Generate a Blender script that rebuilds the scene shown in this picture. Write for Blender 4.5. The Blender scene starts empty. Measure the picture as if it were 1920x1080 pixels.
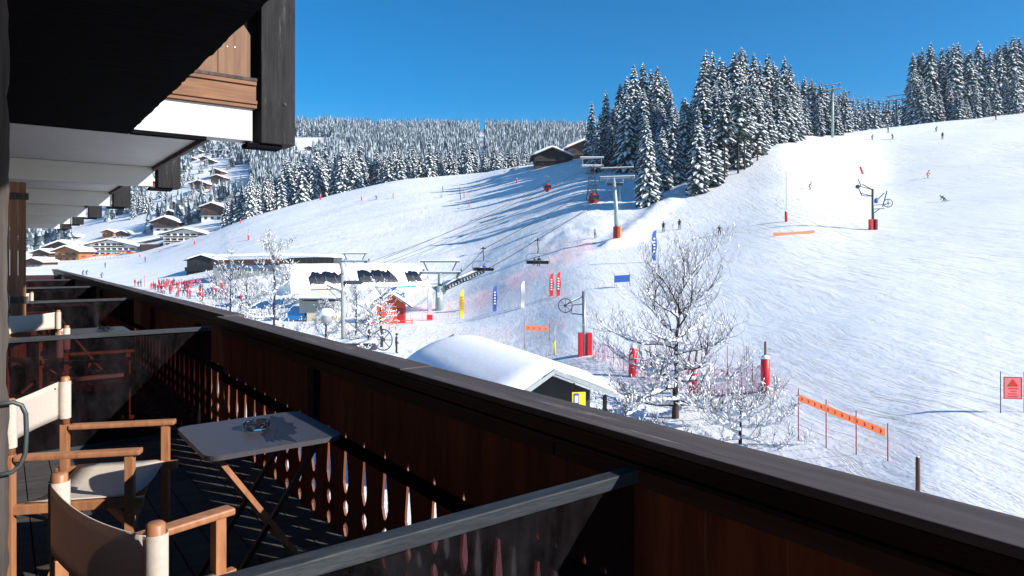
import bpy, bmesh, math, random
import numpy as np
from mathutils import Vector, Matrix, noise
PI = math.pi
S = bpy.context.scene
col = S.collection
F = 1278.0
def PX(px, py, Y):                       # a point of the place at depth Y seen at a photograph pixel
    return Vector(((px-960)/F*Y, Y, (479-py)/F*Y))

# ------------------------------------------------------------------ objects
def link(o): col.objects.link(o); return o
def tag(o, label=None, cat=None, group=None, kind=None):
    if label: o['label'] = label
    if cat: o['category'] = cat
    if group: o['group'] = group
    if kind: o['kind'] = kind
    return o
def thing(name, label, cat, loc=(0,0,0), rz=0, group=None):
    o = link(bpy.data.objects.new(name, None)); o.empty_display_size = .3
    o.location = loc; o.rotation_euler = (0,0,rz)
    return tag(o, label, cat, group)
def copy_tree(o, parent=None):
    c = o.copy(); col.objects.link(c); c.parent = parent
    for ch in o.children: copy_tree(ch, c)
    return c
def dup(o, loc, rz=0, label=None, group=None, scale=None):
    c = copy_tree(o); c.location = loc; c.rotation_euler = (0,0,rz)
    if scale is not None: c.scale = scale if hasattr(scale,'__len__') else (scale,)*3
    if label: c['label'] = label
    if group: c['group'] = group
    return c
class MB:
    def __init__(s): s.v=[]; s.f=[]; s.m=[]; s.sm=[]
    def add(s, vs, fs, m=0, smooth=False):
        b=len(s.v); s.v += [tuple(p) for p in vs]
        for f in fs:
            s.f.append(tuple(b+i for i in f)); s.m.append(m); s.sm.append(smooth)
    def box(s, x0,x1,y0,y1,z0,z1, m=0, bev=0):
        if bev<=0:
            vs=[(x,y,z) for z in (z0,z1) for y in (y0,y1) for x in (x0,x1)]
            s.add(vs,[(0,2,3,1),(4,5,7,6),(0,1,5,4),(1,3,7,5),(3,2,6,7),(2,0,4,6)],m)
            return
        bm=bmesh.new(); bmesh.ops.create_cube(bm,size=1)
        bmesh.ops.scale(bm,vec=(x1-x0,y1-y0,z1-z0),verts=bm.verts)
        bmesh.ops.translate(bm,vec=((x0+x1)/2,(y0+y1)/2,(z0+z1)/2),verts=bm.verts)
        bmesh.ops.bevel(bm,geom=bm.edges[:],offset=bev,segments=2,affect='EDGES',profile=.6)
        s.bm(bm,m)
    def bm(s,bm,m=0,smooth=False):
        bm.verts.index_update()
        s.add([v.co for v in bm.verts],[[v.index for v in f.verts] for f in bm.faces],m,smooth); bm.free()
    def bar(s, a, b, w, h, m=0, up=(0,0,1)):
        a=Vector(a); b=Vector(b); d=(b-a).normalized(); up=Vector(up)
        if abs(d.dot(up))>.98: up=Vector((0,1,0))
        x=d.cross(up).normalized()*w/2; y=x.cross(d).normalized()*h/2
        vs=[p+i*x+j*y for p in (a,b) for (i,j) in ((-1,-1),(1,-1),(1,1),(-1,1))]
        s.add(vs,[(3,2,1,0),(4,5,6,7),(0,1,5,4),(1,2,6,5),(2,3,7,6),(3,0,4,7)],m)
    def tube(s, pts, r, n=8, m=0, cap=True, smooth=True, flat=1):
        pts=[Vector(p) for p in pts]; k=len(pts)
        rs=r if hasattr(r,'__len__') else [r]*k
        vs=[]; fs=[]; px=None
        for i,p in enumerate(pts):
            d=(pts[min(i+1,k-1)]-pts[max(i-1,0)])
            d=d.normalized() if d.length>1e-9 else Vector((0,0,1))
            if px is None: px=d.orthogonal().normalized() if abs(d.z)>.95 else d.cross(Vector((0,0,1))).normalized()
            x=(px-d*px.dot(d)); x=x.normalized() if x.length>1e-6 else d.orthogonal().normalized(); px=x
            y=d.cross(x)
            for j in range(n):
                a=2*PI*j/n; vs.append(p+x*math.cos(a)*rs[i]+y*math.sin(a)*rs[i]*flat)
        for i in range(k-1):
            for j in range(n):
                q=(j+1)%n; fs.append((i*n+j,i*n+q,(i+1)*n+q,(i+1)*n+j))
        if cap: fs+= [tuple(range(n-1,-1,-1)), tuple((k-1)*n+j for j in range(n))]
        s.add(vs,fs,m,smooth)
    def disc(s, c, axis, r, t, n=20, m=0):
        c=Vector(c); a=Vector(axis).normalized()*t/2; s.tube([c-a,c+a],r,n,m,smooth=False)
    def ring(s, c, axis, R, r, n=28, k=6, m=0):
        c=Vector(c); a=Vector(axis).normalized(); x=a.orthogonal().normalized(); y=a.cross(x)
        vs=[]; fs=[]
        for i in range(n):
            t=2*PI*i/n; d=x*math.cos(t)+y*math.sin(t)
            for j in range(k):
                q=2*PI*j/k; vs.append(c+d*(R+r*math.cos(q))+a*r*math.sin(q))
        for i in range(n):
            for j in range(k):
                fs.append((i*k+j,((i+1)%n)*k+j,((i+1)%n)*k+(j+1)%k,i*k+(j+1)%k))
        s.add(vs,fs,m,True)
    def prism(s, pts, off, m=0):             # polygon of 3-D points pushed along off
        n=len(pts); off=Vector(off); a=[Vector(p) for p in pts]
        s.add(a+[p+off for p in a],[tuple(range(n-1,-1,-1)),tuple(range(n,2*n))]+[(i,(i+1)%n,n+(i+1)%n,n+i) for i in range(n)],m)
    def blob(s, c, rx, ry, rz, m=0, seed=0, amp=.15, sub=2):
        bm=bmesh.new(); bmesh.ops.create_icosphere(bm,subdivisions=sub,radius=1)
        for v in bm.verts:
            k=1+amp*noise.noise(v.co*1.7+Vector((seed*3.1,0,0)))*2
            v.co=Vector((v.co.x*rx*k+c[0],v.co.y*ry*k+c[1],v.co.z*rz*k+c[2]))
        s.bm(bm,m,True)
    def mesh(s, name, mats):
        me=bpy.data.meshes.new(name); me.from_pydata(s.v,[],s.f)
        for m in (mats if isinstance(mats,(list,tuple)) else [mats]): me.materials.append(m)
        me.polygons.foreach_set('material_index',s.m); me.polygons.foreach_set('use_smooth',s.sm)
        me.update(); return me
    def build(s, name, mats, parent=None, loc=None, rz=None):
        o=link(bpy.data.objects.new(name, s.mesh(name,mats))); o.parent=parent
        if loc is not None: o.location=loc
        if rz is not None: o.rotation_euler=(0,0,rz)
        return o
def part(name, mesh, parent): o=link(bpy.data.objects.new(name,mesh)); o.parent=parent; return o

# ------------------------------------------------------------------ materials
def nt(name):
    m=bpy.data.materials.new(name); m.use_nodes=True; t=m.node_tree
    b=t.nodes['Principled BSDF']; return m,t,b
def N(t,ty,**k):
    n=t.nodes.new(ty)
    for a,v in k.items():
        if a in n.inputs: n.inputs[a].default_value=v
        else: setattr(n,a,v)
    return n
def ramp(t,fac,stops):
    r=N(t,'ShaderNodeValToRGB'); e=r.color_ramp.elements
    while len(e)<len(stops): e.new(.5)
    for i,(p,c) in enumerate(stops): e[i].position=p; e[i].color=(*c,1) if len(c)==3 else c
    t.links.new(fac,r.inputs[0]); return r
def coords(t,scale=(1,1,1),rot=(0,0,0),kind='Object'):
    tc=N(t,'ShaderNodeTexCoord'); mp=N(t,'ShaderNodeMapping')
    mp.inputs['Scale'].default_value=scale; mp.inputs['Rotation'].default_value=rot
    t.links.new(tc.outputs[kind],mp.inputs[0]); return mp.outputs[0]
def mat(name,c,rough=.6,var=.15,scale=6,bump=0,metal=0,spec=.5,stretch=(1,1,1),dirt=None):
    m,t,b=nt(name); co=coords(t,stretch)
    n=N(t,'ShaderNodeTexNoise',Scale=scale,Detail=5.0,Roughness=.6); t.links.new(co,n.inputs['Vector'])
    lo=tuple(x*(1-var) for x in c); hi=tuple(min(1,x*(1+var)) for x in c)
    r=ramp(t,n.outputs[0],[(.3,lo),(.7,hi)]); out=r.outputs[0]
    if dirt:
        n2=N(t,'ShaderNodeTexNoise',Scale=scale*.35,Detail=8.0,Roughness=.75); t.links.new(co,n2.inputs['Vector'])
        r2=ramp(t,n2.outputs[0],[(.52,(0,0,0)),(.66,(1,1,1))]); mx=N(t,'ShaderNodeMix',data_type='RGBA')
        t.links.new(r2.outputs[0],mx.inputs[0]); t.links.new(out,mx.inputs[6]); mx.inputs[7].default_value=(*dirt,1); out=mx.outputs[2]
    t.links.new(out,b.inputs['Base Color'])
    b.inputs['Roughness'].default_value=rough; b.inputs['Metallic'].default_value=metal
    b.inputs['Specular IOR Level'].default_value=spec
    if bump:
        bp=N(t,'ShaderNodeBump',Strength=bump,Distance=.02); t.links.new(n.outputs[0],bp.inputs['Height']); t.links.new(bp.outputs[0],b.inputs['Normal'])
    return m
def wood(name,c1,c2,stretch=(14,14,1),rough=.65,bump=.35,spec=.3,scale=2.2,streak=None):
    m,t,b=nt(name); co=coords(t,stretch)
    n=N(t,'ShaderNodeTexNoise',Scale=scale,Detail=8.0,Roughness=.68,Distortion=.6); t.links.new(co,n.inputs['Vector'])
    r=ramp(t,n.outputs[0],[(.3,c1),(.68,c2)]); out=r.outputs[0]
    if streak:
        n2=N(t,'ShaderNodeTexNoise',Scale=scale*.8,Detail=9.0,Roughness=.8); t.links.new(co,n2.inputs['Vector'])
        r2=ramp(t,n2.outputs[0],[(.57,(0,0,0)),(.66,(1,1,1))]); mx=N(t,'ShaderNodeMix',data_type='RGBA')
        t.links.new(r2.outputs[0],mx.inputs[0]); t.links.new(out,mx.inputs[6]); mx.inputs[7].default_value=(*streak,1); out=mx.outputs[2]
    t.links.new(out,b.inputs['Base Color']); b.inputs['Roughness'].default_value=rough; b.inputs['Specular IOR Level'].default_value=spec
    bp=N(t,'ShaderNodeBump',Strength=bump,Distance=.004); t.links.new(n.outputs[0],bp.inputs['Height']); t.links.new(bp.outputs[0],b.inputs['Normal'])
    return m
SNOWC=(.86,.88,.92)
def snow_ground_mat():
    m,t,b=nt('piste_snow'); L=t.links
    tc=N(t,'ShaderNodeTexCoord').outputs['Object']
    warp=N(t,'ShaderNodeTexNoise',Scale=.06,Detail=3.0); L.new(tc,warp.inputs['Vector'])
    w2=N(t,'ShaderNodeVectorMath',operation='MULTIPLY'); L.new(warp.outputs['Color'],w2.inputs[0]); w2.inputs[1].default_value=(5,5,0)
    wp=N(t,'ShaderNodeVectorMath',operation='ADD'); L.new(tc,wp.inputs[0]); L.new(w2.outputs[0],wp.inputs[1])
    outs=[]
    # ski tracks: long thin warped grooves in several directions
    for rot,sc,th in ((.5,(1.6,.07,.05),.63),(1.1,(2.2,.08,.06),.64),(-.25,(1.5,.08,.05),.65),(.85,(3.4,.12,.1),.63),(2.3,(2.4,.10,.06),.65)):
        mp=N(t,'ShaderNodeMapping'); mp.inputs['Scale'].default_value=sc; mp.inputs['Rotation'].default_value=(0,0,rot); L.new(wp.outputs[0],mp.inputs[0])
        n=N(t,'ShaderNodeTexNoise',Scale=1.6,Detail=5.0,Roughness=.62); L.new(mp.outputs[0],n.inputs['Vector'])
        r=ramp(t,n.outputs[0],[(th-.03,(0,0,0)),(th,(1,1,1)),(th+.02,(.25,.25,.25))]); outs.append(r.outputs[0])
    acc=outs[0]
    for o in outs[1:]:
        a=N(t,'ShaderNodeMath',operation='ADD'); L.new(acc,a.inputs[0]); L.new(o,a.inputs[1]); acc=a.outputs[0]
    patch=N(t,'ShaderNodeTexNoise',Scale=.035,Detail=3.0); L.new(tc,patch.inputs['Vector'])
    pr=ramp(t,patch.outputs[0],[(.38,(.15,.15,.15)),(.6,(1,1,1))])
    mu=N(t,'ShaderNodeMath',operation='MULTIPLY'); L.new(acc,mu.inputs[0]); L.new(pr.outputs[0],mu.inputs[1])
    fine=N(t,'ShaderNodeTexNoise',Scale=5.0,Detail=6.0,Roughness=.65); L.new(tc,fine.inputs['Vector'])
    mid=N(t,'ShaderNodeTexNoise',Scale=.5,Detail=6.0,Roughness=.6); L.new(tc,mid.inputs['Vector'])
    b1=N(t,'ShaderNodeBump',Strength=1.0,Distance=.07); b1.invert=True; L.new(mu.outputs[0],b1.inputs['Height'])
    b2=N(t,'ShaderNodeBump',Strength=.45,Distance=.05); L.new(fine.outputs[0],b2.inputs['Height']); L.new(b1.outputs[0],b2.inputs['Normal'])
    b3=N(t,'ShaderNodeBump',Strength=.45,Distance=.25); L.new(mid.outputs[0],b3.inputs['Height']); L.new(b2.outputs[0],b3.inputs['Normal'])
    big=N(t,'ShaderNodeMapping'); big.inputs['Scale'].default_value=(.30,.045,.1); big.inputs['Rotation'].default_value=(0,0,.75); L.new(wp.outputs[0],big.inputs[0])
    bn=N(t,'ShaderNodeTexNoise',Scale=1.5,Detail=7.0,Roughness=.7); L.new(big.outputs[0],bn.inputs['Vector'])
    b4=N(t,'ShaderNodeBump',Strength=.35,Distance=.4); L.new(bn.outputs[0],b4.inputs['Height']); L.new(b3.outputs[0],b4.inputs['Normal'])
    L.new(b4.outputs[0],b.inputs['Normal'])
    cr=ramp(t,mid.outputs[0],[(.3,(.83,.855,.88)),(.7,(.87,.885,.90))]); L.new(cr.outputs[0],b.inputs['Base Color'])
    b.inputs['Roughness'].default_value=.55; b.inputs['Specular IOR Level'].default_value=.25
    return m
M={}
M['ground']=snow_ground_mat()
M['snow']=mat('lying_snow',SNOWC,.6,.03,3,bump=.6,spec=.2)
M['needle']=mat('spruce_needles',(.06,.085,.088),.8,.5,2,spec=.15)
M['treesnow']=mat('snow_on_boughs',(.84,.87,.92),.7,.05,4,spec=.1)
M['frost']=mat('frosted_far_boughs',(.36,.41,.46),.8,.15,.05,spec=.1)
M['farneedle']=mat('far_needles',(.07,.095,.11),.85,.4,.05,spec=.1)
M['bark']=mat('dark_bark',(.055,.043,.038),.85,.4,9,bump=.6,spec=.1)
M['twig']=mat('bare_twigs',(.05,.038,.034),.85,.3,9,spec=.1)
M['cap']=wood('weathered_cap',(.045,.037,.036),(.095,.08,.078),(9,.5,9),.7,.5,.25,2.4,streak=(.24,.21,.2))
M['mould']=wood('dark_moulding_and_cap_shade',(.006,.002,.0015),(.018,.006,.004),(9,.6,9),.5,.3,.3)
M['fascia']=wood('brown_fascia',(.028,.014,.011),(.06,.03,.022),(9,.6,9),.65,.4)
M['plank']=wood('red_brown_planks',(.055,.015,.007),(.20,.056,.021),(5,5,.6),.6,.4,.25,2.0)
M['blackwood']=wood('black_timber',(.004,.004,.005),(.022,.021,.023),(9,9,.8),.75,.7,.2,2.5,streak=(.07,.07,.072))
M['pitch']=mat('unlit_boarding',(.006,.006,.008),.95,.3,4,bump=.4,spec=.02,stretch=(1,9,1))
M['whitepaint']=mat('white_painted_render',(.50,.495,.49),.75,.05,1.6,bump=.15,dirt=(.55,.55,.53))
M['pine']=wood('honey_pine',(.11,.042,.017),(.22,.10,.045),(7,.5,7),.6,.35,.3,2.2)
M['pinex']=wood('honey_pine_board',(.085,.032,.013),(.24,.11,.05),(.5,7,7),.6,.35,.3,2.2)
M['pinev']=wood('upright_pine',(.10,.046,.024),(.21,.115,.065),(7,7,.5),.65,.4,.3,2.2)
M['shutter']=wood('brown_shutter',(.13,.06,.035),(.30,.16,.10),(9,9,.5),.7,.5,.25,2.4)
M['greywood']=wood('grey_weathered_edge',(.03,.024,.022),(.10,.085,.08),(9,9,.6),.8,.6,.15,2.8)
M['teak']=wood('oiled_teak',(.22,.090,.042),(.38,.175,.085),(8,8,1.2),.45,.2,.4,3)
M['canvas']=mat('cream_canvas',(.80,.74,.64),.85,.04,60,bump=.25,spec=.1)
def canvas_mat():
    m,t,b=nt('cream_canvas'); L=t.links; n=N(t,'ShaderNodeTexNoise',Scale=80.0,Detail=3.0); L.new(coords(t),n.inputs['Vector'])
    r=ramp(t,n.outputs[0],[(.3,(.58,.525,.45)),(.7,(.66,.605,.53))]); L.new(r.outputs[0],b.inputs['Base Color']); b.inputs['Roughness'].default_value=.9; b.inputs['Specular IOR Level'].default_value=.1
    bp=N(t,'ShaderNodeBump',Strength=.3,Distance=.002); L.new(n.outputs[0],bp.inputs['Height']); L.new(bp.outputs[0],b.inputs['Normal'])
    tl=N(t,'ShaderNodeBsdfTranslucent'); tl.inputs[0].default_value=(.72,.50,.38,1); mx=N(t,'ShaderNodeMixShader'); mx.inputs[0].default_value=.28
    L.new(b.outputs[0],mx.inputs[1]); L.new(tl.outputs[0],mx.inputs[2]); L.new(mx.outputs[0],t.nodes['Material Output'].inputs[0]); return m
M['canvas']=canvas_mat()
M['tabletop']=mat('grey_laminate',(.045,.043,.052),.45,.12,25,spec=.5)
M['floor']=mat('dark_floor_boards',(.055,.052,.052),.8,.4,5,bump=.3,spec=.2,stretch=(1,6,1))
M['black']=mat('black_metal',(.012,.013,.016),.45,.3,12,metal=.3)
M['railmetal']=mat('scuffed_dark_rail',(.022,.026,.032),.6,.4,14,bump=.2,spec=.25,dirt=(.045,.048,.052),stretch=(.5,3,3))
M['steel']=mat('galvanised_steel',(.33,.36,.37),.45,.15,5,metal=.6)
M['darksteel']=mat('dark_steel',(.07,.085,.09),.5,.3,6,metal=.4)
M['pylon']=mat('pale_green_pylon',(.30,.38,.38),.5,.1,3,metal=.3)
M['red']=mat('red_vinyl',(.62,.012,.02),.45,.12,3,bump=.4)
M['maroon']=mat('maroon_paint',(.30,.012,.02),.35,.15,3)
M['orange']=mat('orange_vinyl',(.85,.17,.03),.5,.08,3)
M['salmon']=mat('salmon_banner',(.95,.42,.22),.6,.06,3)
def cloth(m,c,k):
    t=m.node_tree; b=t.nodes['Principled BSDF']; tl=N(t,'ShaderNodeBsdfTranslucent'); tl.inputs[0].default_value=(*c,1); mx=N(t,'ShaderNodeMixShader'); mx.inputs[0].default_value=k
    t.links.new(b.outputs[0],mx.inputs[1]); t.links.new(tl.outputs[0],mx.inputs[2]); t.links.new(mx.outputs[0],t.nodes['Material Output'].inputs[0])
cloth(M['salmon'],(1,.52,.28),.5)
M['signred']=mat('salmon_sign',(.85,.20,.19),.6,.05,3)
M['purered']=mat('bright_red',(.8,.01,.008),.5,.05,3)
M['yellow']=mat('yellow_cloth',(.75,.58,.02),.7,.08,4)
M['blue']=mat('blue_cloth',(.02,.09,.38),.7,.1,4)
M['skyblue']=mat('sky_blue_band',(.01,.17,.42),.5,.05,4)
M['palecloth']=mat('pale_cloth',(.62,.60,.66),.8,.06,4)
M['shell']=mat('white_station_shell',(.86,.85,.83),.5,.03,2)
M['glassdark']=mat('dark_glazing',(.008,.010,.02),.15,.2,4,spec=.5)
M['kiosk']=mat('orange_red_boards',(.62,.075,.02),.6,.18,3,stretch=(6,6,.5),bump=.2)
M['beige']=mat('beige_wall',(.60,.52,.38),.8,.06,3)
M['grey']=mat('grey_concrete',(.28,.30,.30),.8,.12,4,bump=.2)
M['darkwall']=mat('near_black_cladding',(.010,.012,.017),.6,.4,6,stretch=(.4,.4,5))
M['chaletwood']=mat('chalet_brown_boards',(.10,.042,.024),.75,.35,2,stretch=(.5,.5,5))
M['chaletlight']=mat('chalet_honey_boards',(.33,.13,.035),.7,.2,2,stretch=(.5,.5,5))
M['hotelwhite']=mat('hotel_white_render',(.78,.77,.75),.8,.04,2)
M['balcwood']=mat('balcony_dark_boards',(.05,.028,.022),.8,.3,5)
M['window']=mat('window_glass_dark',(.03,.04,.055),.15,.2,3)
M['skin']=mat('skin',(.55,.30,.20),.6,.08,12)
M['rubber']=mat('black_rubber',(.01,.01,.012),.7,.2,8)
M['rust']=mat('rusty_wood_post',(.13,.055,.03),.8,.4,6,stretch=(5,5,.6))
M['white']=mat('plain_white',(.82,.82,.82),.5,.02,5)
def net_mat(name,c,alpha,scale):
    m,t,b=nt(name); co=coords(t)
    n=N(t,'ShaderNodeTexNoise',Scale=scale,Detail=4.0,Roughness=.7); t.links.new(co,n.inputs['Vector'])
    r=ramp(t,n.outputs[0],[(.40,(alpha*.25,)*3),(.62,(min(1,alpha*1.9),)*3)])
    t.links.new(r.outputs[0],b.inputs['Alpha']); b.inputs['Base Color'].default_value=(*c,1); b.inputs['Roughness'].default_value=.8
    return m
M['pinknet']=net_mat('pink_netting',(.85,.35,.38),.07,.5)
M['purplenet']=net_mat('purple_netting',(.50,.16,.30),.38,3.2)
def glass_mat():
    m=bpy.data.materials.new('smoky_dusty_glass'); m.use_nodes=True; t=m.node_tree; t.nodes.clear(); L=t.links
    out=N(t,'ShaderNodeOutputMaterial'); tr=N(t,'ShaderNodeBsdfTransparent'); tr.inputs[0].default_value=(.34,.21,.22,1)
    gl=N(t,'ShaderNodeBsdfGlossy',Roughness=.04); gl.inputs[0].default_value=(.9,.9,.95,1)
    df=N(t,'ShaderNodeBsdfDiffuse'); df.inputs[0].default_value=(.30,.29,.34,1)
    fr=N(t,'ShaderNodeFresnel',IOR=1.3); m1=N(t,'ShaderNodeMixShader'); L.new(fr.outputs[0],m1.inputs[0]); L.new(tr.outputs[0],m1.inputs[1]); L.new(gl.outputs[0],m1.inputs[2])
    n=N(t,'ShaderNodeTexNoise',Scale=5.0,Detail=8.0,Roughness=.75); L.new(coords(t,(1,1,.5)),n.inputs['Vector'])
    r=ramp(t,n.outputs[0],[(.4,(.004,)*3),(.8,(.045,)*3)])
    m2=N(t,'ShaderNodeMixShader'); L.new(r.outputs[0],m2.inputs[0]); L.new(m1.outputs[0],m2.inputs[1]); L.new(df.outputs[0],m2.inputs[2]); L.new(m2.outputs[0],out.inputs[0])
    return m
M['smoky']=glass_mat()
def clear_glass():
    m,t,b=nt('clear_glass'); b.inputs['Transmission Weight'].default_value=1; b.inputs['Roughness'].default_value=.02; b.inputs['IOR'].default_value=1.48
    b.inputs['Base Color'].default_value=(.93,.97,.96,1); return m
M['clear']=clear_glass()

# ------------------------------------------------------------------ camera, sky, sun
cam=bpy.data.cameras.new('camera'); co=link(bpy.data.objects.new('camera',cam)); S.camera=co
co.location=(0,0,0); co.rotation_euler=(PI/2,0,0); cam.sensor_width=36; cam.lens=F/1920*36; cam.shift_y=-61/1920
cam.clip_start=.05; cam.clip_end=6000
SUN_EL=math.radians(27); SUN_AZ=math.radians(113)      # azimuth clockwise from +Y
w=bpy.data.worlds.new('World'); S.world=w; w.use_nodes=True; t=w.node_tree
sky=N(t,'ShaderNodeTexSky',sky_type='NISHITA'); sky.sun_disc=False; sky.sun_elevation=SUN_EL; sky.sun_rotation=SUN_AZ
sky.altitude=1400; sky.air_density=1.0; sky.dust_density=.1; sky.ozone_density=2.0
hs=N(t,'ShaderNodeHueSaturation',Saturation=1.6,Value=.84)
t.links.new(sky.outputs[0],hs.inputs['Color']); t.links.new(hs.outputs[0],t.nodes['Background'].inputs[0])
t.nodes['Background'].inputs[1].default_value=.11
sl=bpy.data.lights.new('sun','SUN'); sl.energy=5.0; sl.angle=math.radians(.5); sl.color=(1,.94,.86)
so=link(bpy.data.objects.new('sun',sl)); so.location=(60,0,60)
sd=Vector((math.sin(SUN_AZ)*math.cos(SUN_EL),math.cos(SUN_AZ)*math.cos(SUN_EL),math.sin(SUN_EL)))
so.rotation_euler=sd.to_track_quat('Z','Y').to_euler()
S.view_settings.view_transform='Standard'; S.view_settings.look='None'; S.view_settings.exposure=.8; S.view_settings.gamma=1
S.render.resolution_x=1024; S.render.resolution_y=576

# ------------------------------------------------------------------ terrain
COLS={
-400:[(0,-8.8),(180,-8.8),(330,-5),(430,0),(520,12),(650,30),(900,90),(1100,150)],
100:[(0,-8.8),(180,-8.6),(280,-5),(380,-3.6),(430,0),(520,12),(650,32),(900,100),(1100,165)],
250:[(0,-8.8),(130,-8.6),(190,-6.5),(280,-1.3),(320,-3),(390,-1),(430,8),(520,28),(650,60),(850,118),(1100,190)],
340:[(0,-8.8),(130,-8.6),(190,-4.5),(270,4.9),(310,2),(380,6),(430,18),(520,38),(650,71),(850,128),(1100,205)],
480:[(0,-8.8),(125,-8.6),(190,1.5),(280,17.3),(320,14),(380,17),(430,29),(520,52),(650,84),(850,138),(1100,208)],
600:[(0,-8.8),(120,-8.6),(190,5),(290,24.6),(330,22),(400,32),(520,62),(650,92),(850,142),(1100,209)],
746:[(0,-8.8),(110,-8.5),(190,8),(290,33),(330,31),(400,38),(520,66),(650,94),(850,142),(1100,205)],
868:[(0,-8.8),(96,-8.4),(120,-5.5),(190,11),(290,35.2),(330,33),(400,40),(520,66),(650,94),(850,142),(1100,204)],
970:[(0,-8.8),(65,-8.3),(100,-4),(120,-.8),(190,16),(265,36.3),(320,35),(400,42),(520,66),(650,94),(850,142),(1100,203)],
1092:[(0,-8.8),(48,-7.4),(80,-3.5),(110,1.2),(160,15),(240,35.4),(300,35),(400,44),(650,94),(1100,202)],
1200:[(0,-8.8),(30,-8.5),(48,-7),(80,-3),(110,2.4),(140,10.0),(180,21),(230,34.5),(300,36),(400,44),(650,92),(1100,196)],
1300:[(0,-8.6),(30,-8.3),(48,-6.8),(80,-1.8),(110,3.2),(130,10.0),(160,20),(200,33),(260,39),(400,50),(650,90),(1100,190)],
1400:[(0,-8.4),(25,-8.2),(48,-6.3),(80,-.4),(110,5.5),(135,13.6),(160,23.5),(200,35),(260,41),(400,54),(650,90),(1100,190)],
1480:[(0,-8.2),(25,-8),(48,-5.5),(80,.4),(110,7),(140,18),(165,28),(200,35.6),(260,43),(400,58),(650,92),(1100,190)],
1637:[(0,-7.8),(25,-7.4),(48,-4.2),(80,1),(95,3.5),(120,8.5),(150,15.2),(185,28),(220,41.2),(260,44),(350,60),(650,100),(1100,190)],
1750:[(0,-7.6),(20,-7.1),(35,-5.6),(60,-1.8),(95,4.4),(120,9.5),(150,18.2),(185,31),(225,44.3),(270,50),(350,64),(650,100),(1100,190)],
1910:[(0,-7.5),(16,-7.0),(27,-6.3),(60,-1.2),(95,5.8),(120,12),(150,21),(185,34),(235,49.5),(290,58),(350,70),(650,110),(1100,190)],
2400:[(0,-7.5),(16,-6.8),(27,-5.4),(60,1),(95,9),(150,28),(235,60),(350,82),(650,130),(1100,200)]}
gpx=np.arange(-400,2401,8.0); gY=np.concatenate([np.arange(0,320,2.0),np.arange(320,1101,6.0)])
ks=sorted(COLS); tab=np.array([np.interp(gY,[p[0] for p in COLS[k]],[p[1] for p in COLS[k]]) for k in ks])
GZ=np.array([np.interp(gpx,ks,tab[:,j]) for j in range(len(gY))])       # [Y, px]
def smooth(a,axis,r,reps=2):
    for _ in range(reps):
        pad=[(0,0),(0,0)]; pad[axis]=(r,r); b=np.pad(a,pad,mode='edge'); c=np.cumsum(b,axis=axis)
        z=np.zeros_like(np.take(c,[0],axis)); c=np.concatenate([z,c],axis=axis); n=a.shape[axis]
        a=(np.take(c,range(2*r+1,2*r+1+n),axis)-np.take(c,range(0,n),axis))/(2*r+1)
    return a
GZ=smooth(smooth(GZ,0,3),1,4)
def bump_at(x,y):
    d=0
    v=Vector((x*.018,y*.018,0)); d+=noise.noise(v)*min(.7,y/220)
    v=Vector((x*.08,y*.08,3)); k=max(0,min(1,(y-60)/60)); d+=noise.noise(v)*.28*k
    px=960+F*x/max(y,15)
    # tracked, lumpy snow below the spruces
    a=max(0,1-abs(px-1090)/260)*max(0,1-abs(y-125)/28)
    if a>0: d+=a*(.6*abs(noise.noise(Vector((x*.16,y*.09,7))))+.45*abs(noise.noise(Vector((x*.45+y*.1,y*.18,9)))))
    # ploughed bank along the right edge of the wood
    e=px-(1190+ (y-118)*3.4)
    if 105<y<215: d+=1.0*math.exp(-(e/28)**2)*(.6+.8*abs(noise.noise(Vector((x*.3,y*.15,1)))))
    # long groomed steps left of the lift line
    if 420<px<1000 and y>115: d+=.35*abs(noise.noise(Vector(((x+y*.55)*.02,(y-x*.2)*.13,4))))*min(1,(y-115)/30)
    return d
def H(x,y,detail=True):
    Y=max(y,0.0); px=960+F*x/max(y,15.0)
    px=min(max(px,-399.9),2399.9); i=(px+400)/8; i0=int(i); fi=i-i0
    j=np.searchsorted(gY,min(Y,1099.9),side='right')-1; j=min(j,len(gY)-2); fj=(min(Y,1099.9)-gY[j])/(gY[j+1]-gY[j])
    i1=min(i0+1,len(gpx)-1)
    z=(GZ[j,i0]*(1-fi)+GZ[j,i1]*fi)*(1-fj)+(GZ[j+1,i0]*(1-fi)+GZ[j+1,i1]*fi)*fj
    return float(z)+(bump_at(x,y) if detail and y>20 else 0)
def G(px,Y): x=(px-960)/F*Y; return Vector((x,Y,H(x,Y)))
def GP(px,py,Ymin=12,Ymax=1090):          # where the line of sight meets the ground
    Y=Ymin; last=None
    while Y<Ymax:
        x=(px-960)/F*Y; d=(479-py)/F*Y-H(x,Y)
        if last is not None and last>0>=d: return G(px,Y)
        last=d; Y+=1.0+Y*.004
    return G(px,Ymin if last is None or last<=0 else Ymax)
def make_ground():
    ys=np.concatenate([np.linspace(-60,0,8,endpoint=False),np.linspace(0,60,90,endpoint=False),np.linspace(60,330,330,endpoint=False),np.linspace(330,1100,190)])
    ts=np.linspace(-1,1,560); vs=[]
    for y in ys:
        half=70+1.12*max(y,0)
        for tt in ts:
            x=tt*half; vs.append((x,y,H(x,y)))
    n=len(ts); fs=[(i*n+j,i*n+j+1,(i+1)*n+j+1,(i+1)*n+j) for i in range(len(ys)-1) for j in range(n-1)]
    mb=MB(); mb.v=vs; mb.f=fs; mb.m=[0]*len(fs); mb.sm=[True]*len(fs)
    o=mb.build('snow_ground',M['ground']); tag(o,kind='structure')
make_ground()
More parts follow.
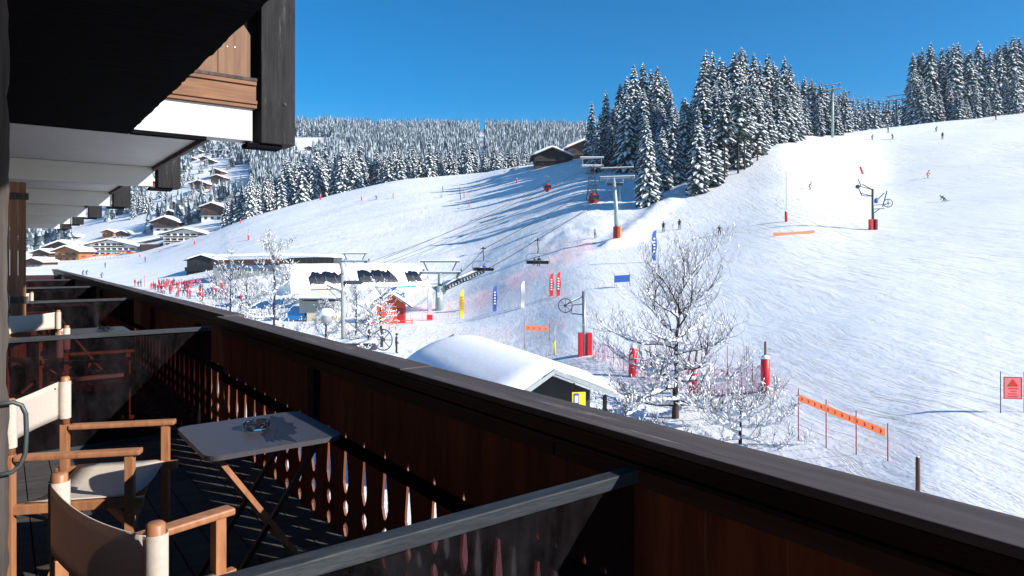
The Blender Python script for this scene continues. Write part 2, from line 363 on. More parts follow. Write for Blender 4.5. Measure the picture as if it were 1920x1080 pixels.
# ================================================================== BALCONY (local x = outwards v, y = along the facade u)
BR=math.atan2(.6,.8)
def BW(v,u,z=0): return Vector((-.6*u+.8*v,.8*u+.6*v,z))
FZ=-1.5
DIV=[1.31,6.05,10.8,15.5,20.2,24.9]
random.seed(4)
# floor
fl=thing('balcony_floor','dark boarded balcony floor speckled with slivers of sunlight','floor',(0,0,0),BR)
mb=MB()
v=-.9
while v<1.50:
    mb.box(v,v+.142,-2,30,FZ-.05,FZ,0); v+=.148
mb.build('floor_boards',M['floor'],fl)
mb=MB(); mb.box(-.95,1.52,-2,30,FZ-.30,FZ-.06); mb.build('floor_slab',M['grey'],fl)
# railing
def hole(zr):          # half width of the cut-out at the joint of two planks
    pts=[(-.94,.0015),(-.965,.012),(-.985,.0015),(-1.02,.002),(-1.035,.014),(-1.10,.022),(-1.17,.034),(-1.21,.036),(-1.25,.020),(-1.275,.0015),
         (-1.30,.0015),(-1.325,.030),(-1.35,.034),(-1.385,.012),(-1.392,.0015),(-1.42,.0015),(-1.445,.032),(-1.465,.034),(-1.50,.014),(-1.51,.0015)]
    return float(np.interp(-zr,[-p[0] for p in pts],[p[1]*(.85 if p[1]>.005 else 1) for p in pts]))
ZS=[-.60,-.80,-.935,-.95,-.965,-.985,-1.02,-1.035,-1.06,-1.10,-1.14,-1.17,-1.21,-1.235,-1.25,-1.275,-1.30,-1.312,-1.325,-1.35,-1.37,-1.385,-1.392,-1.42,-1.432,-1.445,-1.465,-1.485,-1.50,-1.51,-1.60]
def plank(mb,v,u0,u1,th=.012):
    L=[(u0+hole(z),z) for z in ZS]; R=[(u1-hole(z),z) for z in ZS]; n=len(ZS)
    vs=[(v,u,z) for u,z in L]+[(v,u,z) for u,z in R]+[(v+th,u,z) for u,z in L]+[(v+th,u,z) for u,z in R]
    fs=[]
    for i in range(n-1):
        fs+=[(i,i+1,n+i+1,n+i),(2*n+i,3*n+i,3*n+i+1,2*n+i+1),(i,2*n+i,2*n+i+1,i+1),(n+i,n+i+1,3*n+i+1,3*n+i)]
    fs+=[(0,n,3*n,2*n),(n-1,3*n-1,4*n-1,2*n-1)]
    mb.add(vs,fs)
def railing(name_label,ua,ub,dv,dz,posts):
    r=thing('balcony_railing',name_label,'railing',(0,0,0),BR)
    cuts=[ua,.2,2.70,ub] if ub<10 else [ua,8.4,10.9,13.4,15.9,18.4,21,24,ub]
    mb=MB()
    for k,(a,b) in enumerate(zip(cuts[:-1],cuts[1:])): mb.box(1.41+dv,1.572+dv,a+.002,b-.002,-.527+dz,-.50+dz-(.0035 if k%2 else 0),0,bev=.004)
    mb.build('cap_rail',M['cap'],r)
    mb=MB()
    for (a,b,c,d) in ((1.412,1.55,-.5455,-.5285),(1.428,1.54,-.565,-.546),(1.442,1.53,-.588,-.566),(1.432,1.53,-.603,-.589)): mb.box(a+dv,b+dv,ua,ub,c+dz,d+dz,0,bev=.004)  # topmost strip is the cap's inner edge, its shade put into the dark colour
    mb.build('moulding_and_shaded_cap_edge',M['mould'],r)
    mb=MB(); u=ua; 
    while u<ub-.01:
        e=min(u+(2.46 if u>ua else 2.9),ub); mb.box(1.447+dv,1.50+dv,u+.003,e-.003,-.655+dz,-.604+dz,0,bev=.003); u=e
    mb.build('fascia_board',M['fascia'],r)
    mb=MB(); u=ua; k=0
    while u<ub-.05:
        e=min(u+.232,ub); plank(mb,1.470+dv+(.0015 if k%2 else 0),u,e); u=e; k+=1
    mb.build('planks',M['plank'],r)
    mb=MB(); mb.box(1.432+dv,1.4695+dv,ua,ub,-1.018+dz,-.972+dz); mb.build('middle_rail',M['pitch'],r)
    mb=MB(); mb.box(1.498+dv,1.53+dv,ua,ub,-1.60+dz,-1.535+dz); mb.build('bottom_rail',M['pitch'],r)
    for u in posts:
        mb=MB(); mb.box(1.43+dv,1.4685+dv,u-.045,u+.045,-.971+dz,-.657+dz); mb.build('post',M['blackwood'],r)
    return r
railing('nearest length of dark wooden balcony railing with weathered cap and cut-out planks',-1.2,5.93,0,0,[-.3,3.85])
railing('far length of wooden balcony railing running on beyond the second glass partition',5.96,30,.075,.004,[7.1,9.6,12.3,15.0,17.6])
# partitions
plabs=['nearest smoky glass balcony partition with scuffed dark metal top rail','second smoky glass partition behind the bistro table, chairs showing through it',
 'third balcony partition, behind the chair that turns its cream back to the sun','fourth balcony partition along the far railing','fifth balcony partition, narrow in the distance','farthest balcony partition near the end of the railing']
for i,u in enumerate(DIV):
    p=thing('glass_partition',plabs[i],'partition',BW(0,u),BR,'glass partitions between the balconies')
    e=1.405 if i<2 else 1.49
    mb=MB(); mb.box(-.9,e,-.022,.022,-.625,-.59,0,bev=.004); mb.build('top_rail',M['railmetal'],p)
    mb=MB(); mb.box(-.9,e,-.016,.016,-1.47,-1.43); mb.build('bottom_rail',M['railmetal'],p)
    mb=MB(); mb.box(-.9,e-.002,-.004,.004,-1.43,-.625); mb.build('glass_pane',M['smoky'],p)
    for vv in (-.45,.55 if i else .9):
        mb=MB(); mb.box(vv,vv+.03,-.014,.014,FZ,-1.47); mb.build('foot',M['black'],p)
# near overhead boarding
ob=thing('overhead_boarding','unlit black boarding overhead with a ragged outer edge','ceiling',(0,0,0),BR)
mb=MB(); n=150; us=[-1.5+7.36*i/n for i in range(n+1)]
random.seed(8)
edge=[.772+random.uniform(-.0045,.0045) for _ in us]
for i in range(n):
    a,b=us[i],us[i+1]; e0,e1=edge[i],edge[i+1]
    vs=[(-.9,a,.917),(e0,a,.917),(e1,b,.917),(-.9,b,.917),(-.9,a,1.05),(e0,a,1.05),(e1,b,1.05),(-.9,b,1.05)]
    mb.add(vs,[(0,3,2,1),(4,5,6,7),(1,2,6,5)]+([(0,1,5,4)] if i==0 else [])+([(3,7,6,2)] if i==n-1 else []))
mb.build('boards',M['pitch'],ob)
# upper balcony beyond
ub=thing('upper_balcony','balcony of the floor above with white beams, honey pine front and black corner posts','balcony',(0,0,0),BR)
mb=MB(); mb.box(-.9,1.69,5.99,30,1.24,1.36); mb.build('soffit',M['whitepaint'],ub)
UK=[5.92,10.65,15.35,20.1,24.8,29.5]
for i,u in enumerate(UK):
    mb=MB(); mb.box(-.9,1.70,u,u+.17,.967,1.236,0,bev=.004); mb.build('beam',M['whitepaint'],ub)
    mb=MB(); z1=2.7 if i==0 else 1.9
    mb.box(1.765,2.055,u-.03,u+.24,.955,z1,0,bev=.008)
    p=mb.build('corner_post',M['blackwood'],ub)
    if i==0:
        mb=MB(); mb.disc((1.965,u-.034,1.305),(0,1,0),.014,.012,12); mb.build('bolt',M['railmetal'],p)
    mb=MB(); mb.box(1.66,1.95,u+.0,u+.17,.918,.954); mb.build('post_foot',M['pitch'],ub)
mb=MB(); mb.box(1.691,1.735,6.20,30,1.19,1.50); mb.build('outer_fascia',M['fascia'],ub)
mb=MB(); mb.box(.80,1.34,5.93,6.03,.942,.966); mb.build('drip_board',M['pitch'],ub)
mb=MB()
mb.box(-.9,1.727,5.885,6.02,1.238,1.268,0,bev=.003); mb.box(-.9,1.727,5.870,6.02,1.270,1.300,0,bev=.003)
mb.box(-.9,1.727,5.908,6.02,1.302,1.43,0,bev=.002); mb.box(-.9,1.727,5.89,6.02,1.432,1.462,0,bev=.003); mb.build('end_rail_board',M['pinex'],ub)
mb=MB(); mb.box(-.9,1.73,5.885,6.03,1.4635,1.492,0,bev=.003); mb.build('end_ledge',M['greywood'],ub)
mb=MB()
for k in range(12):
    a=1.69-.26*(k+1); b=a+.255
    if a<-.7: break
    if k==0:   # outermost plank with a notched, curling head
        pts=[(a,5.93,1.493),(b,5.93,1.493),(b,5.93,1.86),(b-.035,5.93,1.91),(b-.075,5.93,1.965),(b-.045,5.93,1.985),(b-.012,5.93,2.01),(b-.003,5.93,2.075),(b-.02,5.93,2.10),(b-.04,5.93,2.05),(b-.09,5.93,2.01),(a+.06,5.93,1.97),(a,5.93,1.94)]
        mb.prism(pts,(0,.026,0))
        # the curl beside the notch
    else: mb.box(a,b,5.93,5.956,1.493,2.6,0,bev=.003)
pl=mb.build('end_planks',M['pinev'],ub)
for k,(a,z) in enumerate(((1.50,1.73),(1.56,1.735),(1.36,1.73))):
    mb=MB(); mb.disc((a,5.928,z),(0,1,0),.006,.006,8); mb.build('screw',M['steel'],pl)
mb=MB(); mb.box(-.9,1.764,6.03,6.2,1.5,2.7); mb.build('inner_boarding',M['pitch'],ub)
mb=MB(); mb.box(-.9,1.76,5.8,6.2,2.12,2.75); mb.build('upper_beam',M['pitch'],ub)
# facade wall & shutters
fw=thing('chalet_facade','shaded wall of the chalet behind the balconies','wall',(0,0,0),BR)
mb=MB(); mb.box(-1.2,-.91,-3,30,-9,3.5); mb.build('wall',M['chaletwood'],fw)
sh=thing('window_shutter','folded brown plank shutter with two dark straps standing between the far chairs','shutter',BW(0,9.35),BR)
mb=MB()
for k in range(8): a=-.36+.0735*k; mb.box(a,a+.071,-.02,.012+(k%2)*.004,FZ+.03,.816,0,bev=.004)
mb.build('boards',M['shutter'],sh)
for z in (.62,-.53):
    mb=MB(); mb.box(-.37,.25,-.035,-.021,z,z+.075,0,bev=.003); s=mb.build('strap',M['greywood'],sh)
mb=MB(); mb.tube([(.0,-.03,-.42),(.06,-.055,-.42),(.075,-.055,-.46),(.075,-.055,-.56),(.06,-.055,-.60),(.0,-.03,-.60)],.006,6); mb.build('handle',M['steel'],sh)
dl=thing('door_leaf','weathered edge of an open balcony door with a bent steel pull at its side','door',BW(0,1.745),BR)
random.seed(3); mb=MB(); zs=[FZ+.02+2.3*i/70 for i in range(71)]
vv=[.011+random.uniform(-.0035,.004) for _ in zs]
for i in range(70):
    a,b,z0,z1=vv[i],vv[i+1],zs[i],zs[i+1]
    mb.add([(-.8,-.02,z0),(a,-.02,z0),(b,-.02,z1),(-.8,-.02,z1),(-.8,.02,z0),(a,.02,z0),(b,.02,z1),(-.8,.02,z1)],[(0,1,2,3),(4,7,6,5),(1,5,6,2)])
mb.build('leaf',M['greywood'],dl)
mb=MB(); mb.tube([(-.02,-.03,-.300),(.020,-.03,-.298),(.034,-.03,-.306),(.041,-.03,-.325),(.042,-.03,-.365),(.040,-.03,-.405),(.032,-.03,-.428),(.018,-.03,-.440),(-.02,-.03,-.442)],.0045,8); mb.build('pull_handle',M['darksteel'],dl)

# ------------------------------------------------------------------ director chair (origin on floor, faces +x)
def make_chair():
    c=thing('director_chair','','chair'); W=.27
    for s in (-1,1):
        mb=MB(); mb.box(-.24,.25,s*W-.027,s*W+.027,.628,.652,0,bev=.007); mb.build('armrest',M['teak'],c)
        mb=MB(); mb.tube([(-.262,s*W,.655),(-.262,s*W,.888),(-.262,s*W,.893)],[.021,.021,.016],12)
        mb.box(-.28,-.245,s*W-.02,s*W+.02,.03,.655,0,bev=.003); mb.build('back_post',M['teak'],c)
        mb=MB(); mb.box(.185,.222,s*W-.018,s*W+.018,.03,.628,0,bev=.003); mb.build('front_post',M['teak'],c)
        mb=MB(); mb.box(-.30,.26,s*W-.015,s*W+.015,.40,.44,0,bev=.003); mb.build('seat_rail',M['teak'],c)
        mb=MB(); mb.box(-.29,.25,s*W-.014,s*W+.014,.03,.062,0,bev=.003); mb.build('floor_runner',M['teak'],c)
    for x in (-.14,.12):
        for s in (-1,1):
            mb=MB(); mb.bar((x+.012*s,-s*.25,.06),(x+.012*s,s*.25,.41),.034,.018); mb.build('cross_leg',M['teak'],c)
    # seat canvas sags
    def sheet(fn,nu,nv,th):
        vs=[];fs=[]
        for k in (0,1):
            for i in range(nu+1):
                for j in range(nv+1):
                    p=fn(i/nu,j/nv); vs.append((p[0]+(th if k else 0)*fn.n[0],p[1],p[2]+(th if k else 0)*fn.n[2]))
        o=(nu+1)*(nv+1); q=lambda i,j:i*(nv+1)+j
        for i in range(nu):
            for j in range(nv):
                fs+=[(q(i,j),q(i+1,j),q(i+1,j+1),q(i,j+1)),(o+q(i,j),o+q(i,j+1),o+q(i+1,j+1),o+q(i+1,j))]
        for i in range(nu): fs+=[(q(i,0),o+q(i,0),o+q(i+1,0),q(i+1,0)),(q(i,nv),q(i+1,nv),o+q(i+1,nv),o+q(i,nv))]
        for j in range(nv): fs+=[(q(0,j),q(0,j+1),o+q(0,j+1),o+q(0,j)),(q(nu,j),o+q(nu,j),o+q(nu,j+1),q(nu,j+1))]
        return vs,fs
    f1=lambda a,b:(-.20+.40*a,-W+2*W*b,.445-.035*math.sin(PI*b)); f1.n=(0,0,1)
    mb=MB(); mb.add(*sheet(f1,4,12,.004),smooth=True); mb.build('seat',M['canvas'],c)
    f2=lambda a,b:(-.262-.024-.022*math.sin(PI*b)**.8,-W+2*W*b,.685+.185*a+.0*b-.012*a*math.sin(PI*b)); f2.n=(1,0,0)
    mb=MB(); mb.add(*sheet(f2,6,16,.003),smooth=True)
    for s in (-1,1):    # sleeves round the posts
        mb.tube([(-.262,s*W,.685),(-.262,s*W,.870)],.0262,16,cap=False)
    mb.build('backrest',M['canvas'],c)
    for s in (-1,1):
        mb=MB(); mb.disc((-.289,s*(W-.045),.84),(1,0,0),.005,.006,8); mb.build('rivet',M['darksteel'],c)
    return c
ch0=make_chair()
def chair_at(x,y,deg,label,first=False):
    if first: c=ch0; c.location=(x,y,FZ); c.rotation_euler=(0,0,math.radians(deg)); c['label']=label; c['group']='canvas director chairs on the balconies'
    else: c=dup(ch0,(x,y,FZ),math.radians(deg),label,'canvas director chairs on the balconies',1.0)
    return c
def from_back(xm,ym,deg):    # centre of chair from middle of its back posts
    a=math.radians(deg); return xm+.262*math.cos(a),ym+.262*math.sin(a)
x,y=from_back(-1.038,1.728,52); chair_at(x,y,52,'nearest director chair, seen from behind with its brown shaded canvas back',True); ch0.scale=(1,1.07,1)
chair_at(-1.93,3.21,12,'director chair at the left edge facing the bistro table, canvas back bright white')
x,y=from_back(-3.74,5.68,28); chair_at(x,y,28,'director chair seen dimly through the second glass partition')
x,y=from_back(-5.14,7.33,-20); chair_at(x,y,-20,'director chair whose cream canvas back rises above the second partition')
p=BW(.25,12.3); chair_at(p.x,p.y,20,'far director chair behind the third partition with only its back showing')
p=BW(.30,13.6); chair_at(p.x,p.y,-25,'farthest director chair, a cream back beside the brown shutter')

# ------------------------------------------------------------------ bistro table
def make_table():
    t=thing('bistro_table','','table')
    bm=bmesh.new(); bmesh.ops.create_cube(bm,size=1); bmesh.ops.scale(bm,vec=(.56,.585,.02),verts=bm.verts)
    ve=[e for e in bm.edges if abs((e.verts[0].co-e.verts[1].co).z)>.01]
    bmesh.ops.bevel(bm,geom=ve,offset=.055,segments=6,affect='EDGES',profile=.5)
    bmesh.ops.translate(bm,vec=(0,0,.71),verts=bm.verts)
    mb=MB(); mb.bm(bm); mb.build('tabletop',M['tabletop'],t)
    for s in (-1,1):
        mb=MB(); mb.bar((-.22,s*.2,.69),(.24,s*.2,.02),.035,.02); mb.build('leg',M['teak'],t)
        mb=MB(); mb.bar((.22,s*.17,.69),(-.24,s*.17,.02),.02,.02); mb.build('leg',M['black'],t)
    mb=MB(); mb.bar((.24,-.22,.03),(.24,.22,.03),.02,.02); mb.bar((-.24,-.2,.03),(-.24,.2,.03),.02,.02); mb.build('stretcher',M['black'],t)
    mb=MB(); mb.bar((-.02,-.2,.33),(.14,-.2,.22),.008,.008); mb.build('catch',M['steel'],t)
    return t
tb=make_table()
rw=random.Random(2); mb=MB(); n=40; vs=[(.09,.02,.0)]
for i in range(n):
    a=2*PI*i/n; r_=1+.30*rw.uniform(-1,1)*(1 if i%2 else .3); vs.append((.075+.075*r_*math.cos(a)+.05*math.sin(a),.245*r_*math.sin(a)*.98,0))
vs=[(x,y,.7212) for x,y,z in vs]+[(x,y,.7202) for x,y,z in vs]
mb.add(vs,[(0,1+i,1+(i+1)%n) for i in range(n)]+[(1+i,n+2+i,n+2+(i+1)%n,1+(i+1)%n) for i in range(n)]); mb.build('dark_patch',mat('dark_laminate',(.016,.016,.026),.45,.2,20,spec=.15),tb)  # thin darker patch with a jagged outline on the tabletop
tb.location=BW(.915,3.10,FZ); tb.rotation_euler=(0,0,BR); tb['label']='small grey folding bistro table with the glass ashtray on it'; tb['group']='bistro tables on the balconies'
dup(tb,BW(.80,8.3,FZ),BR,'bistro table in the bay behind the second glass partition','bistro tables on the balconies')
dup(tb,BW(.85,13.1,FZ),BR,'bistro table in the bay behind the third glass partition','bistro tables on the balconies')
pts=[(0,0),(.036,0),(.040,.004),(.042,.026),(.040,.028),(.036,.026),(.034,.008),(0,.007)]
mb=MB(); n=28; vs=[];fs=[]
for i in range(n):
    a=2*PI*i/n
    for k,(r,z) in enumerate(pts):
        zz=z-(.006 if k in (3,4,5) and i%9==0 else 0); vs.append((r*math.cos(a),r*math.sin(a),zz))
K=len(pts)
for i in range(n):
    for k in range(K-1): fs.append((i*K+k,((i+1)%n)*K+k,((i+1)%n)*K+k+1,i*K+k+1))
mb.add(vs,fs,0,True)
P=PX(481,797,3.06); P.z=FZ+.7215
o=mb.build('ashtray',M['clear'],None,P); o.scale=(1.35,1.35,1.25); tag(o,'round clear glass ashtray on the nearest bistro table','ashtray')
P2=BW(.86,8.25,FZ+.7215); o2=o.copy(); col.objects.link(o2); o2.location=P2; tag(o2,'glass ashtray on the table behind the second partition','ashtray')
# ================================================================== TREES
def spruce_mesh(name,Ht,R,levels,nb,seed,cb=.04,snow=1.0,segs=3):
    rnd=random.Random(seed); mb=MB()
    # dark heart
    k=7; prof=[(cb+.02,.06),(cb+.10,.34),(.45,.27),(.8,.10),(.99,.01)]
    vs=[];fs=[]
    for (t,r) in prof:
        for j in range(k):
            a=2*PI*j/k; rr=R*r*rnd.uniform(.75,1.2); vs.append((rr*math.cos(a),rr*math.sin(a),Ht*t))
    for i in range(len(prof)-1):
        for j in range(k): fs.append((i*k+j,i*k+(j+1)%k,(i+1)*k+(j+1)%k,(i+1)*k+j))
    mb.add(vs,fs,0)
    off=0
    for i in range(levels):
        t=(i+.5)/levels; z=Ht*(cb+(1-cb)*t**.92); Lb=R*((1-t)**.66)*.95+.22
        n=max(4,int(nb*(.55+.45*(1-t)))); off+=2.4
        for j in range(n):
            if rnd.random()<.07: continue
            a=off+2*PI*j/n+rnd.uniform(-.25,.25); L=Lb*rnd.uniform(.68,1.12); zz=z+rnd.uniform(-.4,.4)*Ht/levels
            d=Vector((math.cos(a),math.sin(a),0)); s=Vector((-d.y,d.x,0))
            up=.30 if t>.85 else .05; dr=.50+.18*rnd.random()
            ss=[.05,.38,.72,1.0][:segs+1] if segs==3 else [.05,.55,1.0]
            ws=[.10,.22,.17,.02] if segs==3 else [.12,.22,.02]
            th=(.10+.05*L)*rnd.uniform(.4,1.7)*snow; sf=rnd.uniform(.8,1.08) if rnd.random()<.93*snow else .0
            rows=[]
            for q,w in zip(ss,ws):
                c=d*(L*q); h=zz+L*(up*q-dr*q*q*.9)+rnd.uniform(-.03,.03)*L
                W=L*w*rnd.uniform(.8,1.3)
                rows.append([c-s*W+Vector((0,0,h-.10*L*w/.22)),c-s*W*sf+Vector((0,0,h+th*.35)),c+Vector((0,0,h+th)),c+s*W*sf+Vector((0,0,h+th*.35)),c+s*W+Vector((0,0,h-.10*L*w/.22)),c+Vector((0,0,h-.06*L))])
            vs=[p for r in rows for p in r]; b=len(mb.v); mb.v+=[tuple(p) for p in vs]
            for r in range(len(rows)-1):
                o=b+r*6; q=o+6; sm=1 if sf>0 else 0
                for (u,w2,mm) in ((0,1,0),(1,2,sm),(2,3,sm),(3,4,0),(4,5,0),(5,0,0)):
                    mb.f.append((o+u,o+w2,q+w2,q+u)); mb.m.append(mm); mb.sm.append(False)
                # hanging twigs
                for sd in (0,4):
                    p=Vector(vs[r*6+sd]); p2=Vector(vs[(r+1)*6+sd]); e=(p+p2)/2+(s*(-1 if sd==0 else 1)*L*.10)+Vector((0,0,-L*.16*rnd.uniform(.5,1.3)))
                    mb.add([p,p2,e],[(0,1,2)],0)
    mb.tube([(0,0,Ht*.97),(0,0,Ht*1.0),(0,0,Ht*1.02)],[.05,.04,.01],4,1)
    return mb.mesh(name,[M['needle'],M['treesnow']])
def trunk_mesh(name,Ht,r,seed=0):
    mb=MB(); mb.tube([(0,0,-1.5),(0,0,0),(0,0,Ht*.3),(0.0,0,Ht*.7),(0,0,Ht*.97)],[r*1.3,r*1.1,r*.8,r*.4,.03],8); return mb.mesh(name,M['bark'])
PROTO=[]
for i,(R,lv,nb,cb) in enumerate([(3.3,38,11,.03),(3.9,33,12,.03),(3.0,40,10,.04),(3.6,32,11,.08),(3.2,42,10,.02),(4.1,34,10,.05),(2.8,36,10,.03)]):
    PROTO.append((spruce_mesh('crown',20,R,lv,nb,11+i,cb),trunk_mesh('trunk',20,.28)))
BARE=[(spruce_mesh('crown',20,2.6,20,7,31+i,.50,.8),trunk_mesh('trunk',20,.20)) for i in range(2)]
LOW=[(spruce_mesh('crown',20,R,18,7,51+i,.03,1.1,2),trunk_mesh('trunk',20,.26)) for i,R in enumerate((3.6,4.2,3.2,3.9))]
rt=random.Random(77)
def spruce(px,top,Y,label,group,protos=PROTO,base=None,wide=1.0):
    g=G(px,Y) if base is None else base
    Ht=(479-top)/F*g.y-g.z; Ht=max(Ht,3)
    cm,tm=rt.choice(protos); s=Ht/20.3; w=s*wide*rt.uniform(.9,1.15)*(20/Ht)**.25
    o=thing('spruce_tree',label,'tree',g-Vector((0,0,.3)),rt.uniform(0,6.28),group); o.scale=(w,w,s)
    part('crown',cm,o); part('trunk',tm,o); o.rotation_euler[0]=rt.gauss(0,.012); o.rotation_euler[1]=rt.gauss(0,.012); return o
# cluster left of the gap (tops read from the photograph)
A=[(1108,188,212),(1135,168,222),(1148,196,212),(1160,153,215),(1176,140,228),(1187,119,214),(1205,116,218),(1221,126,226),(1236,122,215),(1250,140,222),(1258,165,214),(1172,190,198),(1200,175,196),(1226,185,192),(1243,190,190),(1125,210,224)]
for (px,tp,Y) in A: spruce(px,tp,Y,'snow-laden spruce in the left clump of the big wood, behind the chairlift pylon','spruces of the left clump',wide=1.05)
names={0:'tall lone-fronted snowy spruce at the left foot of the wood, beside the red gondola line',}
front=[(1216,214,137,'broad snowy spruce standing foremost at the left foot of the wood'),(1309,196,136,'foremost pyramid-shaped snowy spruce in the middle of the wood edge'),(1345,178,146,'snowy spruce just right of the foremost middle one at the wood edge'),
 (1262,205,150,'dark shaded spruce between the two foremost snowy ones'),(1285,180,158,'dark spruce just behind the two foremost trees'),(1240,235,148,'lower dark spruce tucked behind the left foremost spruce'),(1330,230,140,'small spruce tucked between the two middle foremost ones')]
for (px,tp,Y,lb) in front: spruce(px,tp,Y,lb,'foremost spruces of the wood',wide=1.1)
Bc=[(1268,195,176),(1280,182,182),(1306,150,176),(1318,112,170),(1324,92,180),(1338,92,186),(1352,105,176),(1366,112,190),(1377,96,176),(1386,85,180),(1398,92,188),(1413,97,182),(1424,112,174),(1437,100,182),(1450,112,192),(1458,124,178),(1468,104,186),(1480,118,182),(1490,150,190),
 (1360,150,160),(1380,165,158),(1400,150,166),(1422,160,162),(1440,168,168),(1458,175,172),(1476,170,176),(1340,150,162),(1300,205,164),(1272,215,168),(1496,175,190),(1366,205,152),(1388,215,154)]
for (px,tp,Y) in Bc: spruce(px,tp,Y,'tall snow-laden spruce massed in the central clump of the wood','spruces of the central clump')
ri=random.Random(6)
for k in range(34):
    px=ri.uniform(1200,1470); Y=ri.uniform(150,205)+max(0,(1260-px))*.25; tp=np.interp(px,[1200,1240,1265,1300,1330,1460],[165,185,225,165,125,140])+ri.uniform(5,45)
    spruce(px,tp,Y,'tall snow-laden spruce massed in the central clump of the wood','spruces of the central clump',wide=1.1)
for k in range(22):
    px=ri.uniform(1105,1262); Y=ri.uniform(186,222); tp=np.interp(px,[1105,1150,1190,1260],[225,185,150,185])+ri.uniform(5,40)
    spruce(px,tp,Y,'snow-laden spruce in the left clump of the big wood, behind the chairlift pylon','spruces of the left clump',wide=1.1)
for (px,tp,Y) in [(1358,170,141),(1384,160,145),(1396,165,147),(1407,170,149),(1420,190,153)]:
    spruce(px,tp,Y,'thin spruce with bare lower trunk at the sunny edge of the wood','bare-trunked spruces at the wood edge',BARE)
for (px,tp,Y) in [(1498,150,215),(1507,142,222),(1519,146,218),(1530,152,226),(1541,150,216),(1552,158,230),(1562,155,220),(1575,170,226),(1584,165,222),(1536,175,208),(1510,178,208),(1568,185,212)]:
    spruce(px,tp,Y,'frosted spruce at the right tail of the wood, around the upper lift pylon','spruces round the upper pylon')
for (px,tp,Y) in [(1592,185,400),(1600,178,420),(1609,182,400),(1618,180,430),(1628,178,400),(1638,184,420),(1648,180,400),(1657,186,430),(1667,180,410),(1677,178,400),(1686,184,420),(1694,182,400),(1704,186,430),(1604,190,380),(1622,192,380),(1643,194,380),(1662,193,380),(1682,195,380),(1700,192,380)]:
    spruce(px,tp,Y,'hazy far spruce seen in the gap above the piste crest','far spruces in the gap',LOW)
C=[(1712,98,248),(1722,95,252),(1731,86,258),(1742,76,250),(1752,96,262),(1764,88,254),(1776,84,260),(1788,80,250),(1797,78,258),(1808,96,262),(1818,92,252),(1836,74,256),(1846,94,262),(1856,92,254),(1867,86,262),(1877,80,254),(1888,73,258),(1900,66,256),(1912,68,262),(1925,72,256),(1940,70,260),
 (1714,130,244),(1728,140,242),(1745,150,243),(1762,160,244),(1780,150,246),(1798,165,243),(1830,150,246),(1850,170,245),(1868,150,246),(1885,140,248),(1903,130,246)]
for (px,tp,Y) in C: spruce(px,tp,Y,'snowy spruce in the stand at the top right above the piste','spruces of the top right stand')
for (px,tp,Y,lb) in [(1797,167,236,'small bright snowy spruce in front of the top right stand'),(1812,180,238,'smallest snowy spruce in front of the top right stand')]:
    spruce(px,tp,Y,lb,'small spruces before the right stand',wide=1.3)
# row behind the crest of the left piste
rr=random.Random(5); px=352
tops=[(350,348),(380,335),(410,330),(430,355),(450,330),(480,325),(510,322),(540,290),(570,282),(600,268),(640,275),(670,268),(700,276),(730,268),(760,280),(800,262),(830,278),(860,262),(880,250),(900,276),(940,265),(965,255),(985,278),(1000,285)]
px=428
while px<1000:
    tp=np.interp(px,[a for a,b in tops],[b for a,b in tops])+rr.uniform(-8,26)
    Y=np.interp(px,[350,480,600,746,868,1000],[330,312,322,320,318,300])+rr.uniform(-8,26)
    spruce(px,tp,Y,'snow-covered spruce in the long row behind the crest of the left piste','spruces behind the left piste',LOW if rr.random()<.6 else PROTO,wide=rr.uniform(.95,1.35))
    px+=rr.uniform(5.5,9.5)
for (px,tp,py) in [(232,356,388),(243,352,392),(252,350,395),(262,352,398),(272,352,400),(283,356,396),(300,345,372),(312,350,376),(60,428,462),(72,430,464),(86,432,466),(98,430,465),(110,436,468),(205,352,380),(424,352,392),(436,358,398),(418,360,394),(345,318,345),(355,312,340),(362,325,350),(372,330,352),(350,300,316),(395,352,372),(326,330,352),(130,425,442)]:
    g=GP(px,py,392,1000)
    spruce(px,tp,g.y,'snowy spruce among the village chalets','spruces among the chalets',LOW,g,1.2)

rv=random.Random(41)
for k in range(22):
    px=rv.uniform(225,432); py=rv.uniform(312,420); 
    if px<270 and py<350: continue
    g=GP(px,py,392,1000); spruce(px,(479-F*(g.z+rv.uniform(8,15))/g.y)*1.0,g.y,'snowy spruce among the village chalets','spruces among the chalets',LOW,g,1.2)
